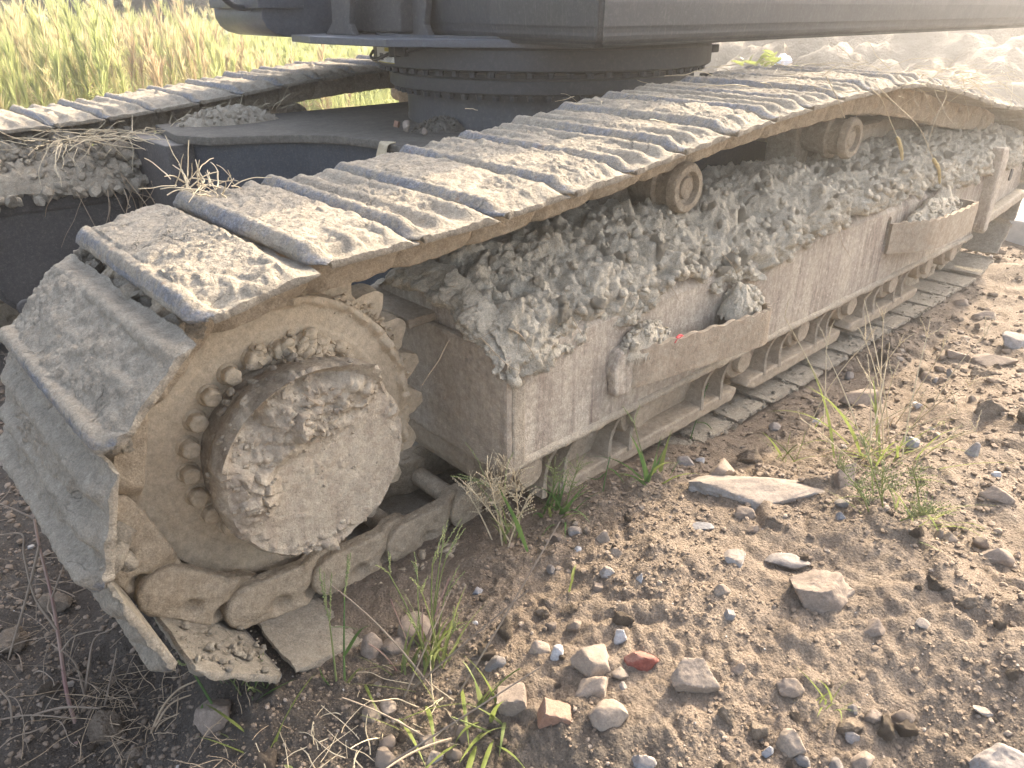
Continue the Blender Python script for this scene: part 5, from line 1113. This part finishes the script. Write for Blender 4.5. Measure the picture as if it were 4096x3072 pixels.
# long dead stalk bent over the left of the track, and other stalks in the pit
explicit('dead_stalk', 'tall dead reddish stalk rising in front of the lowest track shoes', 'stalk', (165, 1575), [
 ('stem', 'stalkred', .0045, [(168, 1578), (145, 1500), (130, 1400), (112, 1290), (85, 1180), (70, 1090), (62, 1010)], .12), ('stem', 'stalk', .003, [(85, 1180), (60, 1280), (25, 1400), (18, 1425)], .02), ('stem', 'stalk', .0028, [(122, 1360), (75, 1290), (52, 1200), (48, 1155), (0, 1155)], .02), ('stem', 'stalk', .002, [(75, 1120), (30, 1100), (0, 1088)], .02), ('stem', 'stalk', .0018, [(130, 1410), (160, 1375), (215, 1360)], .02), ('stem', 'stalk', .002, [(112, 1290), (135, 1230), (140, 1210)], .02), ('stem', 'stalk', .0016, [(66, 1040), (90, 1030), (135, 1060)], .02)])
explicit('dead_stalk', 'dead twisted stalk lying along the lower left corner', 'stalk', (150, 1610), [
 ('stem', 'stalkred', .0045, [(170, 1605), (110, 1618), (50, 1620), (-30, 1618)], 0), ('stem', 'stalk', .0035, [(55, 1625), (70, 1560), (75, 1545), (140, 1528), (215, 1530)], .02), ('stem', 'stalk', .003, [(20, 1615), (25, 1580), (22, 1520), (0, 1490)], 0), ('stem', 'stalk', .002, [(0, 1555), (60, 1545), (150, 1550)], 0)])
explicit('dead_stalk', 'brown dead stalk leaning in the dark pit below the shoes', 'stalk', (180, 1530), [
 ('stem', 'stalk', .0035, [(178, 1535), (190, 1450), (200, 1390), (215, 1370)], .05), ('stem', 'stalk', .0025, [(182, 1500), (160, 1430), (110, 1390)], .02), ('stem', 'stalk', .0025, [(225, 1530), (245, 1440), (252, 1400)], .02)])
explicit('dead_stalk', 'pale branching root stalk beside the pit right of the root clod', 'stalk', (335, 1580), [
 ('stem', 'root', .003, [(320, 1600), (350, 1530), (385, 1490), (425, 1470)], .02), ('stem', 'root', .0025, [(335, 1570), (370, 1520), (430, 1495)], .02), ('stem', 'root', .002, [(385, 1650), (382, 1560), (385, 1505)], 0), ('stem', 'root', .002, [(330, 1600), (350, 1560), (425, 1525)], 0)])
explicit('dead_stalk', 'long dry grass stem lying on the dirt beside the track shoes', 'stalk', (1760, 830), [('stem', 'straw', .003, [(1700, 880), (1760, 850), (1850, 823), (1925, 812)], .35), ('spike', 'straw', .004, [(1705, 878), (1698, 882), (1692, 888)], 0)])
explicit('dead_stalk', 'thin dry stem crossing the upper right dirt', 'stalk', (1950, 765), [('stem', 'straw', .003, [(1840, 765), (1900, 758), (1960, 766), (2030, 772)], .2)])
explicit('dead_stalk', 'long straight straw slanting across the lower right soil', 'stalk', (2000, 1150), [('stem', 'straw', .0014, [(1975, 1265), (2040, 1240), (2095, 1215)], .0)])
def tangle(p, n, L, rad, seed, mat, name, label, cat, up=.3, r_=.0012, flat=.5):
    rg = np.random.default_rng(seed); m_ = MB(); p = np.array(p, float)
    for k in range(n):
        a_ = rg.uniform(0, 6.28); b0 = p+np.array([rg.normal(0, rad[0]), rg.normal(0, rad[1]), rg.uniform(0, rad[2])]); l_ = rg.uniform(*L)
        d = np.array([math.cos(a_), math.sin(a_), rg.normal(up, flat)]); d /= np.linalg.norm(d); pts = [b0]
        for q in range(5): d = d+rg.normal(0, .17, 3)+np.array([0, 0, -.05]); d /= np.linalg.norm(d); pts.append(pts[-1]+d*l_/5)
        V, F = tube(smooth_curve(pts, 4), np.linspace(r_, r_*.5, 21)*rg.uniform(.6, 1.4), 4); m_.add(V, F)
    return tag(m_.build(name, M[mat]), label, cat)
q = ground_hit(620, 1585); tangle(q, 120, (.04, .11), (.10, .05, .01), 1, 'root', 'root_mat', 'mat of fine tan roots spread over the sunlit soil at the bottom', 'roots', .15, .0007, .3)
q = ground_hit(820, 1560); tangle(q, 60, (.05, .14), (.09, .05, .012), 2, 'straw', 'straw_litter', 'dry straw litter around the sprawling weed', 'straw', .2, .0011, .3)
q = ground_hit(225, 1540); tangle(q, 70, (.04, .10), (.03, .03, .06), 3, 'root', 'root_mat', 'hairy roots hanging from the root bound clod', 'roots', -.2, .0006, .6)
q = ground_hit(120, 1400); tangle(q, 36, (.06, .2), (.12, .14, .02), 4, 'stalk', 'straw_litter', 'dead stems strewn in the shade left of the lowest shoes', 'straw', .2, .0012, .4)
q = ground_hit(60, 1200); tangle(q, 55, (.06, .2), (.12, .22, .02), 24, 'stalk', 'straw_litter', 'dead grass stems strewn on the dark ground left of the drive sprocket', 'straw', .2, .0012, .4)
q = ground_hit(40, 850); tangle(q, 50, (.06, .18), (.14, .25, .02), 25, 'stalk', 'straw_litter', 'dead grass stems on the shaded ground below the far motor guard', 'straw', .2, .0014, .4)
q = ground_hit(260, 1450); tangle(q, 40, (.05, .16), (.08, .10, .02), 26, 'root', 'root_mat', 'roots and dead stems in the dark pit under the lowest shoe', 'roots', .3, .0010, .5)
q = ground_hit(100, 1560); tangle(q, 36, (.05, .18), (.10, .07, .02), 5, 'stalk', 'straw_litter', 'dead stems strewn over the lower left corner', 'straw', .2, .0012, .4)
q = ground_hit(1850, 985); tangle(q, 70, (.05, .12), (.08, .06, .03), 6, 'root', 'root_mat', 'fine roots and grass tangled on the ridge under the dry weed', 'roots', .1, .0008, .5)
q = ground_hit(330, 1570); tangle(q, 50, (.05, .14), (.07, .05, .01), 15, 'root', 'root_mat', 'pale roots at the rim of the dark pit', 'roots', .2, .0009, .4)
# straw on the machine
c = on_plane(2, .44, 445, 425); tangle((c[0], c[1], .445), 46, (.04, .10), (.03, .04, .03), 7, 'straw', 'straw_clump', 'clump of straw and grass on the inner edge of the near track by the sprocket', 'straw', .6, .0014, .5)
tangle((.30, 1.93, .33), 110, (.10, .28), (.18, .06, .03), 8, 'straw', 'straw_clump', 'sheaf of flattened straw caught on the far motor guard mud', 'straw', .05, .0018, .15)
tangle((.32, 1.86, .16), 22, (.12, .30), (.12, .02, .06), 9, 'root', 'root_fringe', 'roots hanging down over the far motor guard', 'roots', -1.6, .0016, .3)
tangle((.98, 2.02, .36), 46, (.06, .14), (.05, .05, .03), 10, 'straw', 'straw_clump', 'spiky straw bundle in front of the far carrier roller', 'straw', .5, .0016, .5)
tangle((2.3, -.02, .575), 90, (.08, .26), (.30, .2, .01), 11, 'straw', 'straw_litter', 'straw strewn over the top of the near track towards the idler', 'straw', .12, .0012, .12)
tangle((2.75, -.22, .53), 60, (.08, .24), (.28, .08, .02), 12, 'straw', 'straw_litter', 'straw hanging over the edge of the near track at its far end', 'straw', -.25, .0012, .4)
tangle((1.55, .1, .545), 30, (.03, .10), (.25, .2, .01), 13, 'straw', 'straw_litter', 'short straws on the near track below the slewing ring', 'straw', .1, .0010, .1)
tangle((.9, -.25, .17), 26, (.05, .13), (.5, .02, .03), 14, 'root', 'root_fringe', 'fine roots hanging from the mud along the frame side', 'roots', -1., .0009, .4)
def hang(name, label, uv, head, y=-.335):
    pts = [on_plane(1, y, u, v) for u, v in uv]; e = empty(name, tuple(pts[0]), label, 'grass'); m_ = MB(); P = smooth_curve(pts, 8); V, F = tube(P, .0012, 5); m_.add(V, F); st = m_.build('stem', M['straw'], e)
    if head: spike_mb(smooth_curve([on_plane(1, y, u, v) for u, v in head], 8), .0055, 1500).build('seed_head', M['seedfox'], st)
hang('foxtail', 'foxtail grass hanging below the track, the left of two golden heads', ((1880, 190), (1905, 215), (1925, 265), (1938, 295)), ((1938, 295), (1946, 320), (1949, 345)))
hang('foxtail', 'foxtail grass hanging below the track, the right of two golden heads', ((1890, 180), (1930, 220), (1985, 275), (2015, 340)), ((2015, 342), (2028, 365), (2030, 395)))
hang('straw', 'forked straw hanging below the second carrier roller', ((1785, 165), (1810, 215), (1825, 255)), None); hang('straw', 'long straw hanging at the idler end of the near track', ((2035, 180), (2045, 205), (2020, 260), (2000, 330)), None)
# straw bent over the carbody edge
m_ = MB()
for k in range(9):
    x0 = .975+.0*k; pts = [(.99-.003*k, .93+.006*k, .368), (.955, .93+.006*k, .36), (.94, .925+.007*k, .31), (.938, .92+.009*k, .25-.01*(k % 3))]; V, F = tube(smooth_curve(pts, 5), .003, 4); m_.add(V, F)
tag(m_.build('straw_wisp', M['straw']), 'wisp of straw bent over the curved edge of the carbody plate', 'straw')
# deck stones, scraps
for (u, v, s_, mt, lb) in ((857, 268, .016, 's_brick', 'small pink brick piece on the soil by the slewing ring'), (878, 275, .018, 's_tan', 'angular tan clod on the soil by the slewing ring'), (918, 283, .010, 's_brown', 'small dusty stone at the foot of the slewing ring')):
    p = on_plane(2, .39, u, v); m_ = MB(); m_.add(*rock(int(u), 4, (s_, s_*.8, s_*1.1), 9, .06, .6, brick=(mt == 's_brick'))); o = m_.build('stone', M[mt]); o.location = tuple(p); o.rotation_euler = (.2, .2, .6); tag(o, lb, 'stone')
p = on_plane(1, -.33, 1467, 730); m_ = MB(); V, F = rough(extrude_bm([(-.028, -.006), (.022, -.011), (.026, .001), (.004, .010), (-.02, .007)], 1, -.004, .004, .001), .006, .002, 60, 3); m_.add(V, F); o = m_.build('plastic_scrap', M['redplastic']); o.location = tuple(p); o.rotation_euler = (.3, .1, .2); tag(o, 'torn red plastic scrap lying on the near step', 'scrap')
p = ground_hit(1700, 140); d_ = 9.5
def crumple(p, s_, seed):
    V, F = ico(4); V = V*np.array([1, .5, .45]); V = V*(1+.5*fbm(V+seed, 2.2, 5, seed))[:, None]; m_ = MB(); m_.add(V*s_+p, F); return m_.build('plastic_film', M['film'], smooth=False)
for (u, v, s_, lb) in ((1690, 132, .15, 'crumpled bluish plastic film at the foot of the dirt mound'), (1745, 92, .10, 'small scrap of pale plastic on the mound slope')):
    tag(crumple(CAM+ray(u, v)*(9.3 if v > 100 else 12), s_, int(u)), lb, 'plastic film')
# green seedling behind the track and two red stems
pl = CAM+ray(1650, 143)*7.5; e = empty('leafy_plant', (pl[0], pl[1], -.42), 'bright yellow green leafy plant behind the near track', 'plant')
m_ = MB(); V, F = tube([(pl[0], pl[1], -.43), (pl[0]+.01, pl[1], pl[2]-.15), tuple(pl)], .008, 6); m_.add(V, F); m_.build('stem', M['leafpale'], e)
rgp = np.random.default_rng(6)
for k in range(34):
    a_ = rgp.uniform(0, 6.28); b0 = pl+np.array([rgp.normal(0, .10), rgp.normal(0, .10), rgp.normal(0, .05)]); blade_mb(bend(b0, a_, rgp.uniform(.6, 1.5), rgp.uniform(.08, .16), .6, 8), .022).build('leaf', M['leafyel'], e)
V, F = rough(box_bm((4.75, -.3, -.36), (.75, .55, .16), .012, rot=None), .08, .006, 6, 8); m_ = MB(); m_.add(V, F); o = m_.build('concrete_block', M['concrete']); tag(o, 'pale concrete block on the dirt beyond the idler end', 'block')

# ------------------------------------------------------------------ weeds field and trees
rg = np.random.default_rng(9)
def weed_mesh(seed, h, mats):
    rg = np.random.default_rng(seed); m_ = MB(); ns = 5
    for s_ in range(ns):
        b0 = np.array([rg.normal(0, .12), rg.normal(0, .12), 0]); hh = h*rg.uniform(.7, 1.05); P = bend(b0, rg.uniform(0, 6.28), rg.uniform(0, .12), hh, rg.uniform(.05, .3), 14); V, F = tube(P, np.linspace(.007, .003, 14), 4); m_.add(V, F)
        for k in range(150):   # thin upright side branches: a dense plume on top, looser leaves below
            t = rg.uniform(.12, 1)**.75; i = min(12, int(t*13)); top = t > .5; L = rg.uniform(.10, .30) if top else rg.uniform(.08, .20); ln = rg.uniform(.03, .28) if top else rg.uniform(.3, 1.1)
            B = bend(P[i], rg.uniform(0, 6.28), ln, L, .2, 4); wv = (.0042 if top else .0055); A_ = np.cross(B[-1]-B[0], rg.normal(size=3)); A_ /= np.linalg.norm(A_)+1e-9; ww = np.array([.3, 1, .9, .1])*wv
            V = np.concatenate([B-A_*ww[:, None], B+A_*ww[:, None]]); q = np.arange(3); m_.add(V, np.stack([q, q+1, q+5, q+4], -1))
    return m_.build('tall_weed', M[mats], link=False)
wm = [weed_mesh(1, 1.75, 'weed'), weed_mesh(2, 1.6, 'weedgreen'), weed_mesh(3, 1.9, 'weed'), weed_mesh(4, 1.5, 'weedred'), weed_mesh(5, 1.45, 'weedgreen'), weed_mesh(6, 1.2, 'weedgreen')]
WL = {0: 'tall golden plumed weed in the sunny field beyond the far track', 1: 'yellow green bushy weed in the sunny field beyond the far track', 2: 'tallest straw coloured plumed weed in the sunny field', 3: 'reddish plumed weed in the sunny field beyond the far track', 4: 'pale green feathery weed in the sunny field', 5: 'short green weed in the sunny field beyond the far track'}
cnt = 0
for k in range(700):
    r_ = rg.uniform(7.5, 17); a_ = rg.uniform(math.radians(52), math.radians(86)); x, y_ = CAM[0]+r_*math.cos(a_), CAM[1]+r_*math.sin(a_)
    if y_ < 6.2 or cnt >= 260: continue
    kk = int(rg.choice(6, p=[.2, .22, .14, .12, .2, .12])); left = sstep(math.radians(60), math.radians(70), np.array(a_))
    if kk in (0, 2, 3) and rg.random() > .25+.75*left: kk = 4
    s_ = rg.uniform(.72, 1.12)*(.80+.42*left)/(1.75, 1.6, 1.9, 1.5, 1.45, 1.2)[kk]
    o = bpy.data.objects.new('tall_weed', wm[kk]); COL.objects.link(o); o.location = (x, y_, -.44); o.rotation_euler = (0, 0, rg.uniform(0, 6.28)); o.scale = (1, 1, s_); tag(o, WL[kk], 'weed', 'tall weeds in the field'); cnt += 1
mb = MB(); nbl = 38000; r_ = np.sqrt(rg.uniform(5.5**2, 20**2, nbl)); a_ = rg.uniform(math.radians(36), math.radians(95), nbl); x, y_ = CAM[0]+r_*np.cos(a_), CAM[1]+r_*np.sin(a_)
ok = y_ > 5.6+.5*fbm(np.stack([x, y_, 0*x], -1), 1, 2, 4); x, y_, a_ = x[ok], y_[ok], a_[ok]; n = len(x); h = rg.uniform(.3, .75, n)*(.6+.5*sstep(math.radians(50), math.radians(66), a_))*(.75+.5*vnoise(np.stack([x, y_, 0*x], -1)*.7, 5)); az_ = rg.uniform(0, 6.28, n); ln = rg.uniform(.05, .5, n)*h; wd = rg.uniform(.003, .0065, n)
px_, py_ = -np.sin(az_)*wd, np.cos(az_)*wd; dx_, dy_ = np.cos(az_)*ln, np.sin(az_)*ln; z0 = np.full(n, -.45)
V = np.stack([np.stack([x-px_, y_-py_, z0], -1), np.stack([x+px_, y_+py_, z0], -1), np.stack([x+px_+.35*dx_, y_+py_+.35*dy_, z0+.6*h], -1), np.stack([x-px_+.35*dx_, y_-py_+.35*dy_, z0+.6*h], -1), np.stack([x+dx_, y_+dy_, z0+h], -1)], 1).reshape(-1, 3)
b0 = np.arange(n)*5; mb.add(V, np.stack([b0, b0+1, b0+2, b0+3], -1), np.stack([b0+3, b0+2, b0+4], -1)); tag(mb.build('meadow_grass', M['meadow']), 'sunlit yellow green grass of the field beyond the far track', 'grass', kind='stuff')
def tree(x, y_, h, seed, label):
    rg = np.random.default_rng(seed); e = empty('broadleaf_tree', (x, y_, -.45), label, 'tree'); m_ = MB(); P = smooth_curve([(x, y_, -.5), (x+.1, y_, h*.3), (x-.1, y_+.1, h*.6), (x, y_, h*.85)], 6); V, F = tube(P, np.linspace(.22, .05, len(P)), 8); m_.add(V, F)
    cl = []
    for k in range(26):
        t = rg.uniform(.15, 1); c = np.array([x, y_, 0])+np.array([rg.normal(0, h*.20), rg.normal(0, h*.20), h*(.02+.95*t)]); cl.append(c); V, F = tube([P[min(len(P)-1, int(t*len(P)*.8))], (P[min(len(P)-1, int(t*len(P)*.8))]+c)/2+np.array([0, 0, .1]), c], [.05, .03, .015], 5); m_.add(V, F)
    m_.build('trunk', M['bark'], e); m2 = MB(); n = 8000; ci = np.array(cl)[rg.integers(0, 26, n)]; c = ci+rg.normal(size=(n, 3))*h*.075; d1 = rg.normal(size=(n, 3)); d1 /= np.linalg.norm(d1, axis=1, keepdims=True); d2 = np.cross(d1, rg.normal(size=(n, 3))); d2 /= np.linalg.norm(d2, axis=1, keepdims=True); s_ = rg.uniform(.10, .22, n)[:, None]
    V = np.stack([c-d1*s_, c+d2*s_*.5, c+d1*s_, c-d2*s_*.5], 1).reshape(-1, 3); b0 = np.arange(n)*4; m2.add(V, np.stack([b0, b0+1, b0+2, b0+3], -1)); m2.build('crown', M['tree'], e)
TL = ['dark tree behind the weeds at the left edge', 'dark tree second from the left behind the weeds', 'dark tree behind the golden plumes near the upper left', 'dark tree behind the weeds left of the machine', 'dark tree nearest the machine behind the weeds', 'dark tree hidden behind the machine tank']
for k, deg in enumerate((88, 81, 75, 69, 63, 56)):
    a_ = math.radians(deg); r_ = 21+(k % 2)*2; tree(CAM[0]+r_*math.cos(a_), CAM[1]+r_*math.sin(a_), 4.6+.5*(k % 3), 60+k, TL[k])
